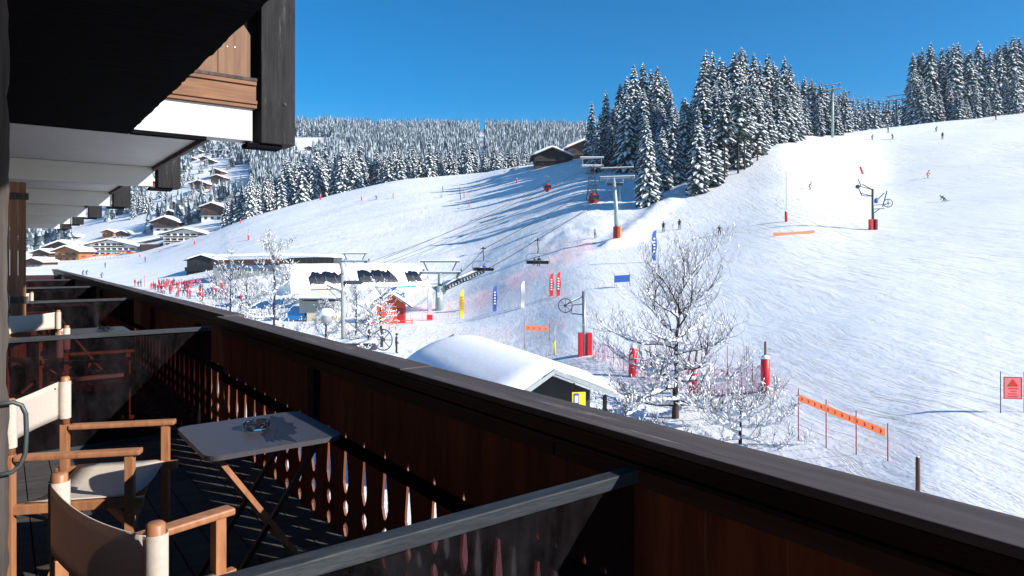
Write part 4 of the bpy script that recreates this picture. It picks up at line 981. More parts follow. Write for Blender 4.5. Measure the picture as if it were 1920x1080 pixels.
mb=MB(); mb.box(-.20,-.02,-.034,-.021,-.10,.28); fr=mb.build('poster',M['blue'],sg)
mb=MB(); mb.box(-.17,-.05,-.044,-.035,-.04,.20); mb.build('poster_sheet',M['white'],fr)
mb=MB(); mb.bar((0,.04,-1.2),(0,.04,-.2),.05,.05); mb.build('post',M['steel'],sg)

# ================================================================== LIFTS
def pad(mb,x0,x1,y0,y1,z0,z1): mb.box(x0,x1,y0,y1,z0,z1,0,bev=.05)
def sheaves(mb,a,b,n,r=.22,m=0):
    a=Vector(a);b=Vector(b); mb.bar(a,b,.14,.22,m); d=(b-a).normalized(); ax=d.cross(Vector((0,0,1))).normalized()
    for i in range(n):
        c=a.lerp(b,(i+.5)/n)+Vector((0,0,.2)); mb.disc(c,ax,r,.1,12,m)
def chair_pylon(label,px,Ypt,Hh,arm,scale=1,padm=None,dirx=(.55,.83),lean=0,base=None):
    g=G(px,Ypt) if base is None else base; Hh=Hh if Hh>0 else (479+Hh)/F*Ypt-g.z; r=thing('chairlift_pylon',label,'lift pylon',g,math.atan2(dirx[1],dirx[0])-PI/2,None)
    mb=MB(); mb.tube([(0,0,-.5),(lean*.3,0,Hh*.5),(lean,0,Hh)],[.40*scale,.34*scale,.26*scale],14); mb.build('mast',M['pylon'],r)
    mb=MB(); mb.box(-arm,arm,-.14,.14,Hh-.15,Hh+.15); mb.build('cross_arm',M['steel'],r)
    for s in (-1,1):
        mb=MB(); sheaves(mb,(s*arm*.92,-1.7*scale,Hh-.55*scale),(s*arm*.92,1.7*scale,Hh+.25*scale),8,.16*scale); mb.build('sheave_train',M['darksteel'],r)
        mb=MB(); mb.bar((s*arm*.55,0,Hh+.1),(s*arm*.8,0,Hh+1.5*scale),.14,.14); mb.build('gantry_post',M['darksteel'],r)
    mb=MB(); mb.bar((-arm*.95,0,Hh+1.5*scale),(arm*.95,0,Hh+1.5*scale),.16,.16); mb.build('gantry_beam',M['darksteel'],r)
    mb=MB(); mb.box(-arm*.95,arm*.95,-.12,.12,Hh+1.59*scale,Hh+1.72*scale,0,bev=.05); mb.box(-arm,arm,-.18,.18,Hh+.152,Hh+.30,0,bev=.06); mb.build('snow_cap',M['snow'],r)
    mb=MB(); mb.tube([(.45*scale,.1,0),(.45*scale,.1,Hh)],.02,4)
    for k in range(int(Hh/.6)): mb.bar((.25*scale,.1,.6*k),(.45*scale,.1,.6*k),.03,.03)
    mb.build('ladder',M['steel'],r)
    if padm:
        mb=MB(); pad(mb,-.55,.15,-.62,.62,-.2,1.75); mb.build('padding',M['maroon'],r)
        mb=MB(); pad(mb,.16,.62,-.66,.66,-.2,1.8); mb.build('padding',M['orange'],r)
    return r
D1=Vector((PX(1150,0,110).x-PX(900,0,96).x,110-96,0)).normalized()
chair_pylon('pale green chairlift pylon with orange padded foot in the middle of the picture',1157,110,-333,2.8,1,True,(.3,.95),lean=-.55)
chair_pylon('slim chairlift pylon on the crest in front of the frosted spruces',1561,205,-168,2.5,1,None,(.6,.8))
chair_pylon('dark chairlift pylon beyond the crest, left of the top right stand',1680,262,(232-198)/F*262+3,3.4,1.1,None,(.6,.8),base=Vector((PX(1680,0,262).x,262,(479-236)/F*262)))
chair_pylon('dark T-headed lift gantry at the right end of the white station',825,100,-512,3.1,1.1,None,(.12,1))
chair_pylon('far lift gantry rising behind the roof of the white station',665,136,-490,2.7,1,None,(.1,1))
chair_pylon('small tow pylon beside the crest of the left piste',964,252,-316,1.4,.7,None,(.9,.4))
# sheave train leaving the station
r=thing('sheave_conveyor','long train of rubber wheels on a snowy beam leaving the white station','lift machinery',(0,0,0))
a=PX(835,540,99); b=PX(905,508,101)
mb=MB(); mb.bar(a+Vector((0,0,.35)),b+Vector((0,0,.35)),.5,.35); mb.build('beam',M['steel'],r)
mb=MB(); mb.bar(a+Vector((0,0,.62)),b+Vector((0,0,.62)),.5,.2); mb.build('beam_snow',M['snow'],r)
ax=(b-a).normalized().cross(Vector((0,0,1))).normalized()
for i in range(13):
    c=a.lerp(b,(i+.5)/13)-ax*(-.3); mb=MB(); mb.ring(c-ax*.35*-1*0+Vector((0,-.35,0)),ax,.30,.07,16,5); mb.bar(c+Vector((-.3,-.35,0)),c+Vector((.3,-.35,0)),.05,.05); mb.build('wheel',M['rubber'],r)
mb=MB(); mb.prism([PX(808,538,99),PX(842,536,99),PX(832,552,99),PX(824,552,99)],(0,1.2,0)); mb.build('cantilever_head',M['grey'],r)
cp=thing('concrete_pillar','thick pale concrete lift pillar with a small white notice','pillar',G(824,99))
mb=MB(); mb.tube([(0,0,-.5),(0,0,(592-552)/F*99+.4)],[.62,.55],18); mb.build('shaft',M['pylon'],cp)
mb=MB(); mb.box(-.25,.15,-.66,-.60,1.9,2.6); mb.build('notice',M['white'],cp)
# lattice gondola tower
gt=thing('gondola_tower','lattice gondola tower with snowy head in the blue shade','lift tower',G(1110,150))
gz=gt.location.z; top=(479-312)/F*150-gz; W0,W1=1.15,.42
for sx in (-1,1):
    for sy in (-1,1):
        mb=MB(); mb.bar((sx*W0,sy*W0,-.6),(sx*W1,sy*W1,top),.14,.14); mb.build('leg',M['darksteel'],gt)
mb=MB(); n=9
for k in range(n):
    t0,t1=k/n,(k+1)/n; w0=W0+(W1-W0)*t0; w1=W0+(W1-W0)*t1
    for sx,sy in ((1,-1),(-1,-1),(-1,1),(1,1)):
        mb.bar((-w0 if sy==-1 else sx*w0,sy*w0 if True else 0,top*t0),(w1*(1 if sy==-1 else sx),sy*w1,top*t1),.06,.06)
        mb.bar((-w0,sy*w0,top*t0),(w0,sy*w0,top*t0),.05,.05)
mb.build('bracing',M['darksteel'],gt)
mb=MB(); mb.bar((-2.4,0,top),(2.4,.0,top),.35,.3); mb.bar((-2.6,0,top+1.7),(2.6,0,top+1.9),.16,.16)
for s in (-1,1): mb.bar((s*2.1,0,top),(s*2.1,0,top+1.8),.12,.12)
mb.build('head_frame',M['steel'],gt)
for s in (-1,1): mb=MB(); sheaves(mb,(s*2.3,-1.6,top-.2),(s*2.3,1.6,top+.3),6,.2); mb.build('sheave_train',M['steel'],gt)
mb=MB(); mb.box(-2.6,2.6,-.2,.2,top+1.98,top+2.15,0,bev=.06); mb.box(-2.4,2.4,-.3,.3,top+.16,top+.36,0,bev=.08); mb.build('snow_cap',M['snow'],gt)
# gondolas
def gondola(label,px,py,Y,h=2.3,rz=.4,up=1.8):
    c=PX(px,py,Y); r=thing('gondola',label,'gondola',c,rz)
    bm=bmesh.new(); bmesh.ops.create_cube(bm,size=1); bmesh.ops.scale(bm,vec=(h*.95,h*.8,h),verts=bm.verts)
    for v in bm.verts:
        k=.80 if v.co.z<0 else .86; v.co.x*=k; v.co.y*=k
    bmesh.ops.bevel(bm,geom=bm.edges[:],offset=h*.22,segments=3,affect='EDGES'); mb=MB(); mb.bm(bm,0,True); mb.build('cabin',M['maroon'],r)
    mb=MB(); w=h*.31
    for s in (-1,1):
        mb.box(-w,w,s*h*.335-.02,s*h*.335+.02,-h*.02,h*.28); 
    mb.box(h*.385,h*.42,-w*.8,w*.8,-h*.02,h*.28); mb.box(-h*.42,-h*.385,-w*.8,w*.8,-h*.02,h*.28); mb.build('window',M['glassdark'],r)
    mb=MB(); mb.tube([(0,0,h*.48),(0,.12,h*.7),(0,.12,h*.5+up)],.06,6); mb.bar((-.6,0,h*.5+up),(.6,0,h*.5+up),.15,.15); mb.build('hanger',M['darksteel'],r)
    return r
gondola('small bright red gondola hanging over the blue-shaded piste, left of the tower',1026,352,165,2.0)
gondola('dark red gondola parked against the foot of the lattice tower',1112,373,147,2.6,.2,.6)
gondola('small maroon gondola hanging in front of the wood, above the pylon head',1151,303,200,2.1)
# chairs
def chair_lift(label,px,pyt,Y,rz,k=1.0):
    """origin at the rope grip; the seat hangs below"""
    c=PX(px,pyt,Y); r=thing('lift_chair',label,'lift chair',c,rz); r.scale=(k*1.25,k*1.25,k*1.02)
    mb=MB(); mb.bar((-.0,-.45,0),(0,.45,0),.16,.16); mb.disc((0,-.3,.12),(1,0,0),.13,.08,10); mb.disc((0,.3,.12),(1,0,0),.13,.08,10); mb.bar((-.35,0,-.05),(.35,0,.0),.1,.1); mb.build('grip',M['rubber'],r)
    mb=MB(); mb.tube([(0,0,0),(0,.02,-.5),(.06,.12,-1.2),(0,.05,-1.75)],.055,6); mb.build('hanger',M['rubber'],r)
    mb=MB(); mb.tube([(-1.25,0,-3.0),(-1.22,0,-2.1),(-1.0,0,-1.85),(0,0,-1.72),(1.0,0,-1.85),(1.22,0,-2.1),(1.25,0,-3.0)],.045,6)
    mb.tube([(-1.22,0,-2.3),(-1.25,-.5,-2.7),(1.25,-.5,-2.7),(1.22,0,-2.3)],.025,5); mb.build('frame',M['steel'],r)
    mb=MB(); mb.box(-1.18,1.18,-.48,.08,-3.14,-3.04,0,bev=.03); mb.build('seat',M['rubber'],r)
    mb=MB(); mb.box(-1.18,1.18,.06,.13,-3.04,-2.66,0,bev=.03); mb.build('backrest',M['rubber'],r)
    return r
LA=math.radians(-6)
chair_lift('chairlift chair carrying one rider, nearest the station wheels',906,466,98,LA)
chair_lift('chairlift chair carrying riders, between the station and the pylon',1008,450,91,LA)
chair_lift('empty chairlift chair hanging just behind the green pylon mast',1153,316,128,LA)
chair_lift('empty chair hanging against the foot of the dark spruces',1222,326,150,LA,1)
chair_lift('empty chair in the sky just right of the upper slim pylon',1592,173,213,LA,1)
chair_lift('empty chair low in the sky gap between wood and right stand',1632,196,236,LA,1)
chair_lift('small chair hanging left of the dark pylon beyond the crest',1662,196,250,LA,1)
chair_lift('small chair hanging right of the dark pylon beyond the crest',1692,188,256,LA,1)
# ropes
def rope(label,pts,r=.03,sag=.6,m='rubber'):
    P=[]
    for a,b in zip(pts[:-1],pts[1:]):
        for k in range(8):
            t=k/8; q=a.lerp(b,t); q.z-=sag*4*t*(1-t); P.append(q)
    P.append(pts[-1]); mb=MB(); mb.tube(P,r,5); o=mb.build('lift_rope',M[m]); tag(o,label,'rope'); return o
rope('chairlift rope running from the station wheels up past the left side of the green pylon',[PX(862,512,100),PX(908,466,98),PX(1122,345,108),PX(1225,318,150),PX(1545,186,205)],.045,.25)
rope('chairlift rope running from the station over the occupied chair towards the green pylon',[PX(880,520,99),PX(1008,449,91),PX(1176,340,112),PX(1260,312,150),PX(1577,182,205)],.045,.25)
rope('upper rope from slim pylon across the sky gap',[PX(1577,172,205),PX(1700,196,262),PX(1720,205,300)],.04,.6)
rope('lower rope from slim pylon past the dark pylon',[PX(1545,172,205),PX(1662,195,262),PX(1715,212,300)],.04,.6)
for i,(a,b,c) in enumerate([(690,512,300),(740,505,304),(700,540,320),(760,520,324)]):
    rope(['leftmost gondola rope crossing the shaded piste','second gondola rope crossing the shaded piste','third gondola rope, ending at the tower head','lowest gondola rope crossing the shaded piste'][i],[PX(a-20*i,b-20,128),PX(1088 if i%2 else 1130,c,150),PX(1150+8*i,296,210)],.035,1.2)
# tow-lift drive station in front (pole 643)
tl=thing('tow_lift_drive','snow-clotted drag lift drive with grey pole, drive beam and spoked bull wheel','lift machinery',G(643,56)); tz=tl.location.z
def L_(px,py,Y=56): p=PX(px,py,Y)-tl.location; return p
mb=MB(); mb.tube([L_(645,700),L_(643,515)],.20,12); mb.tube([L_(643,515),L_(640,492)],.15,10); mb.build('mast',M['grey'],tl)
mb=MB(); mb.box(*(L_(648,0).x,L_(680,0).x),-.25,.25,L_(0,533).z,L_(0,526).z); mb.build('lamp_plate',M['darksteel'],tl)
mb=MB(); mb.bar(L_(612,535),L_(650,552),.25,.12); mb.bar(L_(612,538),L_(646,572),.1,.1); mb.build('top_arm',M['grey'],tl)
mb=MB(); mb.bar(L_(610,532)+Vector((0,0,.1)),L_(652,548)+Vector((0,0,.1)),.35,.22); mb.build('arm_snow',M['snow'],tl)
mb=MB(); mb.bar(L_(590,640),L_(706,652),.6,.35); mb.bar(L_(600,660),L_(700,668),.1,.1); mb.bar(L_(690,612),L_(700,650),.12,.12); mb.build('drive_beam',M['darksteel'],tl)
mb=MB(); a=L_(588,627); b=L_(706,642); mb.box(a.x,b.x,-.35,.35,b.z-.05,b.z+.28,0,bev=.1); mb.build('beam_snow',M['snow'],tl)
mb=MB(); mb.bar(L_(648,600),L_(700,642),.09,.09); mb.bar(L_(640,600),L_(606,640),.09,.09); mb.bar(L_(655,560),L_(700,590),.07,.07); mb.build('brace',M['steel'],tl)
mb=MB(); c=L_(718,637); mb.ring(c,(.35,1,0),.86,.05,32,6); mb.disc(c,(.35,1,0),.15,.25,12)
for k in range(8):
    t=2*PI*k/8; x=Vector((1,-.35,0)).normalized(); mb.bar(c,c+x*math.cos(t)*.84+Vector((0,0,math.sin(t)*.84)),.05,.05)
mb.build('bull_wheel',M['darksteel'],tl)
mb=MB(); c=L_(612,605); mb.tube([c,c+Vector((0,0,.9))],.42,14); mb.build('motor_housing',M['grey'],tl)
mb=MB(); mb.blob(L_(612,586),.62,.5,.4,0,3); mb.blob(L_(600,592),.35,.3,.25,0,5); mb.build('motor_snow',M['snow'],tl)
for k in range(9):
    mb=MB(); a=L_(594+12*k,648+1.2*k); mb.bar(a,a+Vector((0,0,-.75)),.05,.05); mb.disc(a+Vector((0,-.1,-.28)),(0,1,0),.15,.08,10); mb.build('tow_hanger',M['rubber'],tl)
# tow pylon with wheel (1095)
tp=thing('tow_lift_pylon','grey tow lift pylon with spoked wheel on the left and red padding at its foot','lift pylon',G(1096,49)); 
def T_(px,py,Y=49): return PX(px,py,Y)-tp.location
mb=MB(); mb.tube([T_(1096,690),T_(1095,546)],[.155,.145],14); mb.build('mast',M['steel'],tp)
mb=MB(); c=T_(1060,573); mb.ring(c,(.25,1,0),.50,.035,28,6); mb.disc(c,(.25,1,0),.1,.2,12)
for k in range(8):
    t=2*PI*k/8; mb.bar(c,c+Vector((math.cos(t)*.48,-.12*math.cos(t),math.sin(t)*.48)),.03,.03)
mb.build('wheel',M['darksteel'],tp)
mb=MB(); mb.bar(T_(1060,572),T_(1092,556),.07,.07); mb.bar(T_(1072,588),T_(1094,590),.08,.08); mb.bar(T_(1072,572),T_(1094,570),.06,.06); mb.bar(T_(1070,588),T_(1074,571),.06,.06); mb.build('wheel_arm',M['darksteel'],tp)
mb=MB(); mb.bar(T_(1092,556)+Vector((0,0,.07)),T_(1070,567)+Vector((0,0,.07)),.1,.06); mb.build('arm_snow',M['snow'],tp)
for (a,b) in ((1084,1092),(1100,1110)):
    mb=MB(); x0=T_(a,0).x; x1=T_(b,0).x; mb.box(x0,x1,-.28,.28,T_(0,674).z,T_(0,624).z,0,bev=.06); mb.build('padding',M['red'],tp)
# upper tow pylon (1637)
tq=thing('tow_lift_pylon','dark cross-armed tow lift pylon with dark red padded foot high on the right piste','lift pylon',G(1637,95)); 
def Q_(px,py,Y=95): return PX(px,py,Y)-tq.location
mb=MB(); mb.tube([Q_(1637,437),Q_(1636,354)],[.2,.15],12); mb.build('mast',M['darksteel'],tq)
mb=MB()
for a,b in (((1637,356),(1608,348)),((1637,368),(1612,362)),((1616,367),(1637,368)),((1608,348),(1616,367)),((1616,345),(1636,356)),((1609,336),(1614,348))): mb.bar(Q_(*a),Q_(*b),.11,.11)
mb.disc(Q_(1608,350),(.3,1,0),.3,.15,14); mb.build('left_arm',M['darksteel'],tq)
mb=MB()
for a,b in (((1637,385),(1662,383)),((1637,392),(1658,391)),((1637,401),(1650,391)),((1655,388),(1663,358)),((1637,382),(1658,362))): mb.bar(Q_(*a),Q_(*b),.11,.11)
mb.build('right_arm',M['darksteel'],tq)
mb=MB(); mb.ring(Q_(1665,381),(.6,1,0),.55,.06,22,5); mb.disc(Q_(1665,381),(.6,1,0),.12,.2,10); mb.bar(Q_(1665,374),Q_(1665,388),.05,.05); mb.bar(Q_(1660,381),Q_(1670,381),.05,.05); mb.build('wheel',M['darksteel'],tq)
mb=MB(); mb.blob(Q_(1643,376),.28,.15,.4,0); mb.build('motor',M['blue'],tq)
for (a,b,m) in ((1630,1635,'red'),(1639.5,1644,'maroon')):
    mb=MB(); mb.box(Q_(a,0).x,Q_(b,0).x,-.3,.3,Q_(0,437).z,Q_(0,411).z,0,bev=.05); mb.build('padding',M[m],tq)

# ================================================================== PISTE FURNITURE
def marker(label,px,py,hpx,Ymin=12,pole=0,tilt=0,poleh=None,group=None,r=.24,Y=None):
    g=GP(px,py,Ymin) if Y is None else G(px,Y); h=hpx/F*g.y; o=thing('padded_post',label,'padded post',g,0,group); o.rotation_euler=(0,tilt,0)
    mb=MB(); mb.tube([(0,0,0),(0,0,.03),(0,0,h*.5),(0,0,h*.97),(0,0,h)],[h*.09,h*.115+.02,h*.125+.02,h*.12+.02,h*.09],14); mb.build('padding',M['red'],o)
    mb=MB(); w_=h*.12; mb.tube([(0,0,h),(0,0,h+w_*.5),(0,0,h+w_*.9)],[w_*1.1,w_*1.0,w_*.3],10); mb.build('snow_cap',M['snow'],o)
    mb=MB(); mb.tube([(0,0,-.4),(0,0,h+(pole/F*g.y if pole else .1))],.03 if g.y>60 else .06,6); mb.build('pole',M['rust'] if g.y<60 else M['darksteel'],o)
    return o
marker('tall red padded post topped with snow and a stake, right of the large bare tree',1435,790,62,Y=35.5,pole=32)
marker('leaning red padded post left of the large bare tree',1185,713,54,Y=42,pole=6,tilt=.06)
marker('red padded post half hidden behind the trunk of the large bare tree',1297,745,46,Y=37.5,pole=40,tilt=.12)
marker('red padded post with a very tall thin wand on the right piste',1474,416,19,60,pole=76)
marker('tilted red padded post high on the right piste',1618,327,15,60,tilt=-.35)
for (px,py,h,pl,lb) in [(772,330,8,25,'small red padded post on the left crest before the tall spruce row'),(601,375,9,6,'red padded post on the left crest, fourth from the hotels'),(629,356,6,0,'tiny red post just over the left crest'),(678,377,8,28,'red padded post with tall wand standing inside the left piste'),(451,419,7,0,'tiny red post on the crest left of the slender tree top'),(466,451,10,12,'red padded post lowest on the left piste'),(365,459,8,0,'red post on the crest before the second hotel'),(926,309,6,0,'tiny red post at the crest left of the crest tow pylon'),(969,345,9,0,'red padding at the foot of the crest tow pylon'),(262,482,6,0,'red post at the corner of the white hotel'),(300,472,5,0,'tiny red post between the two hotels')]:
    marker(lb,px,py,h,100,pole=pl)
w_=thing('piste_wand','thin red wand planted in the snow left of the crowd','wand',GP(271,538,60)); mb=MB(); mb.tube([(0,0,-.2),(0,0,2.6)],.05,5); mb.build('rod',M['red'],w_)
# feather flags
def flag(label,px,py0,py1,Y,m,wpx=8,rz=0):
    g=GP(px,py1,50); Y=g.y; h=(py1-py0)/F*Y; w=wpx/F*Y; r=thing('feather_flag',label,'flag',g,rz)
    mb=MB(); mb.tube([(0,0,-.8),(0,0,h*.6),(w*.1,0,h*.92),(w*.7,0,h)],[.04,.03,.02,.015],6); mb.build('pole',M['steel'],r)
    n=14; vs=[];fs=[]
    for i in range(n+1):
        t=i/n; z=h*(.04+.95*t); x0=w*(.1*max(0,(t-.6)/.4)+ .5*max(0,(t-.9)/.1)); ww=w*(.9-.1*math.sin(t*9)); 
        if t>.85: ww*=math.sqrt(max(.02,1-((t-.85)/.16)**2))
        for y in (-.012,.012): vs+=[(x0+.04,y+.06*math.sin(t*7),z),(x0+.04+ww,y+.1*math.sin(t*7+1),z)]
    for i in range(n):
        a=i*4; b=a+4; fs+=[(a,a+1,b+1,b),(a+2,b+2,b+3,a+3),(a+1,a+3,b+3,b+1),(a,b,b+2,a+2)]
    mb=MB(); mb.add(vs,fs); f=mb.build('sail',M[m],r)
    mb=MB()
    for k in range(5):
        z=h*(.30+.1*k); mb.box(w*.3,w*.7,-.14,-.125,z,z+h*.055)
    if m!='palecloth': mb.build('lettering',M['white' if m!='yellow' else 'orange'],f)
    return r
flag('yellow feather flag by the concrete pillar',862,544,598,93,'yellow')
flag('blue feather flag between the yellow and the pale one',924,537,589,95,'blue')
flag('pale grey feather flag right of the blue one',976,527,579,97,'palecloth')
flag('left one of the two red feather flags',1030,516,562,99,'purered',8)
flag('right one of the two red feather flags, slightly higher',1043,510,558,101,'purered',8)
o=flag('pale feather flag with red foot beside the orange kiosk',802,541,602,90,'palecloth')
mb=MB(); mb.box(-.1,.6,-.2,.2,.1,.75); mb.build('foot_sleeve',M['purered'],o)
flag('large blue and white feather flag seen through the top of the large bare tree',1222,432,492,72,'blue',9)
# banners
def banner(label,p0,p1,hpx,m,posts,marks=None,thick=.02,arrows=False,name='banner',sag=0):
    """p=(px,pytop,Y); a strip between two places with stakes"""
    a=PX(*p0); b=PX(*p1); r=thing(name,label,'banner',a); h=hpx/F*(p0[2]+p1[2])/2; d=b-a; nrm=Vector((d.y,-d.x,0)).normalized()
    n=16; vs=[];fs=[]
    for i in range(n+1):
        t=i/n; p=d*t+Vector((0,0,-sag*4*t*(1-t)+.03*math.sin(t*11)*sag))
        for k in (0,1): vs+=[p+nrm*thick*k,p+nrm*thick*k-Vector((0,0,h))]
    for i in range(n):
        q=i*4; w=q+4; fs+=[(q,q+1,w+1,w),(q+2,w+2,w+3,q+3),(q,w,w+2,q+2),(q+1,q+3,w+3,w+1)]
    fs+=[(0,2,3,1),(n*4,n*4+1,n*4+3,n*4+2)]
    mb=MB(); mb.add(vs,fs); bn=mb.build('strip',M[m],r)
    if arrows:
        cnt=arrows
        for k in range(cnt):
            t=(k+.5)/cnt; c=d*t+nrm*(thick+.006)-Vector((0,0,h*.5+sag*4*t*(1-t))); u=d.normalized(); s=h*.22
            mb=MB(); mb.bar(c-u*s*.5+Vector((0,0,s)),c+u*s*.6,.045,.008,0,up=nrm); mb.bar(c+u*s*.6,c-u*s*.5-Vector((0,0,s)),.045,.008,0,up=nrm); mb.build('arrow_mark',M['purered'],bn)
    for t in posts:
        p=d*t; gz=H(a.x+p.x,a.y+p.y)-a.z; mb=MB(); mb.tube([Vector((p.x,p.y,gz-.3))-nrm*.02,Vector((p.x,p.y,p.z+.22))-nrm*.02],.02,6); mb.build('stake',M['maroon'],r)
    return r
banner('long orange banner with red arrows staked across the snow at the lower right',(1499,740,27.5),(1660,804,23.5),13,'salmon',(-.02,.34,.69,1.02),arrows=12)
banner('short salmon banner on two stakes behind the snowy hut roof',(985,610,58),(1028,612,58),9,'salmon',(-.05,1.05),arrows=4)
banner('wavy orange tape low on the right piste',(1449,436,92),(1527,431,92),6,'salmon',(),sag=.1)
banner('short orange tape at the right edge of the piste',(1876,370,118),(1898,368,118),5,'orange',(0,1))
banner('blue rectangular banner with pale crescent on the snow bank',(1152,517,75),(1181,515,75),13,'blue',(0,1))
o=thing('crescent_emblem','','') if False else None
# warning sign (right edge)
ws=thing('warning_sign','salmon warning sign with a red triangle at the right edge of the picture','sign',PX(1899,727,26.5),math.radians(-8))
mb=MB(); mb.box(-.33,.33,-.012,.012,-.44,.42); bd=mb.build('board',M['signred'],ws)
mb=MB()
for (a,b,c,d) in ((-.325,.325,.395,.415),(-.325,.325,-.435,-.415),(-.325,-.305,-.414,.394),(.305,.325,-.414,.394)): mb.box(a,b,-.02,-.013,c,d)
mb.build('border',M['maroon'],bd)
mb=MB(); mb.prism([(-.19,-.014,.06),(.19,-.014,.06),(0,-.014,.34)],(0,-.008,0)); mb.build('triangle',M['purered'],bd)
mb=MB()
for z,(x0,x1) in zip((-.03,-.13,-.24,-.34),((-.17,.2),(-.09,.13),(-.17,.15),(-.18,.2))):
    x=x0
    while x<x1: wl=random.uniform(.03,.07); mb.box(x,min(x+wl,x1),-.018,-.013,z-.018,z+.018); x+=wl+.02
mb.build('lettering',M['red'],bd)
gz=H(ws.location.x,26.5)-ws.location.z
for x in (-.42,.42): mb=MB(); mb.tube([(x,.03,gz-.2),(x,.03,.62)],.018,6); mb.build('stake',M['darksteel'],ws)
# posts & discs
g=G(1721,19.5); fp=thing('wooden_post','lone dark wooden post sticking out of the snow beyond the railing at lower right','post',g)
tpz=(479-857)/F*19.5-g.z; mb=MB(); mb.tube([(0,0,-.4),(0,0,tpz-.02),(0,0,tpz)],[.065,.06,.05],10); mb.build('shaft',M['rust'],fp)
mb=MB(); mb.tube([(0,0,tpz),(0,0,tpz+.03)],[.05,.02],8); mb.build('snow_cap',M['snow'],fp)
ds=thing('disc_sign','round grey disc sign on a yellow-footed pole left of the grey tow pylon','sign',G(1040,52)); z0=ds.location.z
hz=(479-606)/F*52-z0
mb=MB(); mb.tube([(0,0,-.2),(0,0,hz)],.03,6); mb.build('pole',M['steel'],ds)
mb=MB(); mb.tube([(0,0,.0),(0,0,1.0)],.07,8); mb.build('pole_sleeve',M['yellow'],ds)
mb=MB(); mb.disc((0,-.04,hz),(0,1,0),.20,.03,20); mb.build('disc',M['grey'],ds)
# nets
def net(label,pts,h,m,Ys=None,stakes=None,mat_st='maroon'):
    """pts: list of (px,Y)"""
    G_=[G(px,Y) for px,Y in pts]; r=thing('safety_net',label,'net',G_[0]); o=r.location.copy(); vs=[];fs=[]
    P=[]
    for a,b in zip(G_[:-1],G_[1:]):
        for k in range(6):
            q=a.lerp(b,k/6); q.z=H(q.x,q.y); P.append(q)
    P.append(G_[-1])
    for i,p in enumerate(P): q=p-o; vs+=[q+Vector((0,0,-.05)),q+Vector((.0,.05*math.sin(i),h*.5)),q+Vector((0,0,h*(1-.05*math.sin(i*1.3)**2)))]
    for i in range(len(P)-1): fs+=[(i*3,i*3+3,i*3+4,i*3+1),(i*3+1,i*3+4,i*3+5,i*3+2)]
    mb=MB(); mb.add(vs,fs); mb.build('mesh_panel',M[m],r)
    for i in range(0,len(P),3):
        q=P[i]-o; mb=MB(); mb.tube([q-Vector((0,0,.2)),q+Vector((0,0,h+.12))],.018 if P[i].y<70 else .022,5); mb.build('stake',M[mat_st],r)
    return r
net('long pale pink safety net curving round the flags below the chairlift',[(770,84),(812,88),(870,90),(930,93),(1000,95),(1060,98),(1110,104)],2.2,'pinknet',mat_st='salmon')
net('faint pink safety net behind the tow lift pylon',[(800,66),(900,64),(1000,62),(1055,60)],1.4,'pinknet',mat_st='salmon')
net('upper pink safety net sweeping up behind the red flags',[(1000,118),(1060,112),(1110,106)],2.0,'pinknet',mat_st='salmon')
net('mauve safety net running from the tow pylon towards the large bare tree',[(1112,48),(1150,45),(1190,42),(1240,39.5),(1290,37.5)],1.25,'purplenet')
net('mauve safety net running behind the snowy bush to the tall red post',[(1290,37.3),(1340,36.3),(1390,35.8),(1432,35.4)],1.5,'purplenet')
net('thin pink net sagging from the leaning red post',[(1185,44),(1255,42),(1330,40),(1400,38)],1.9,'pinknet')
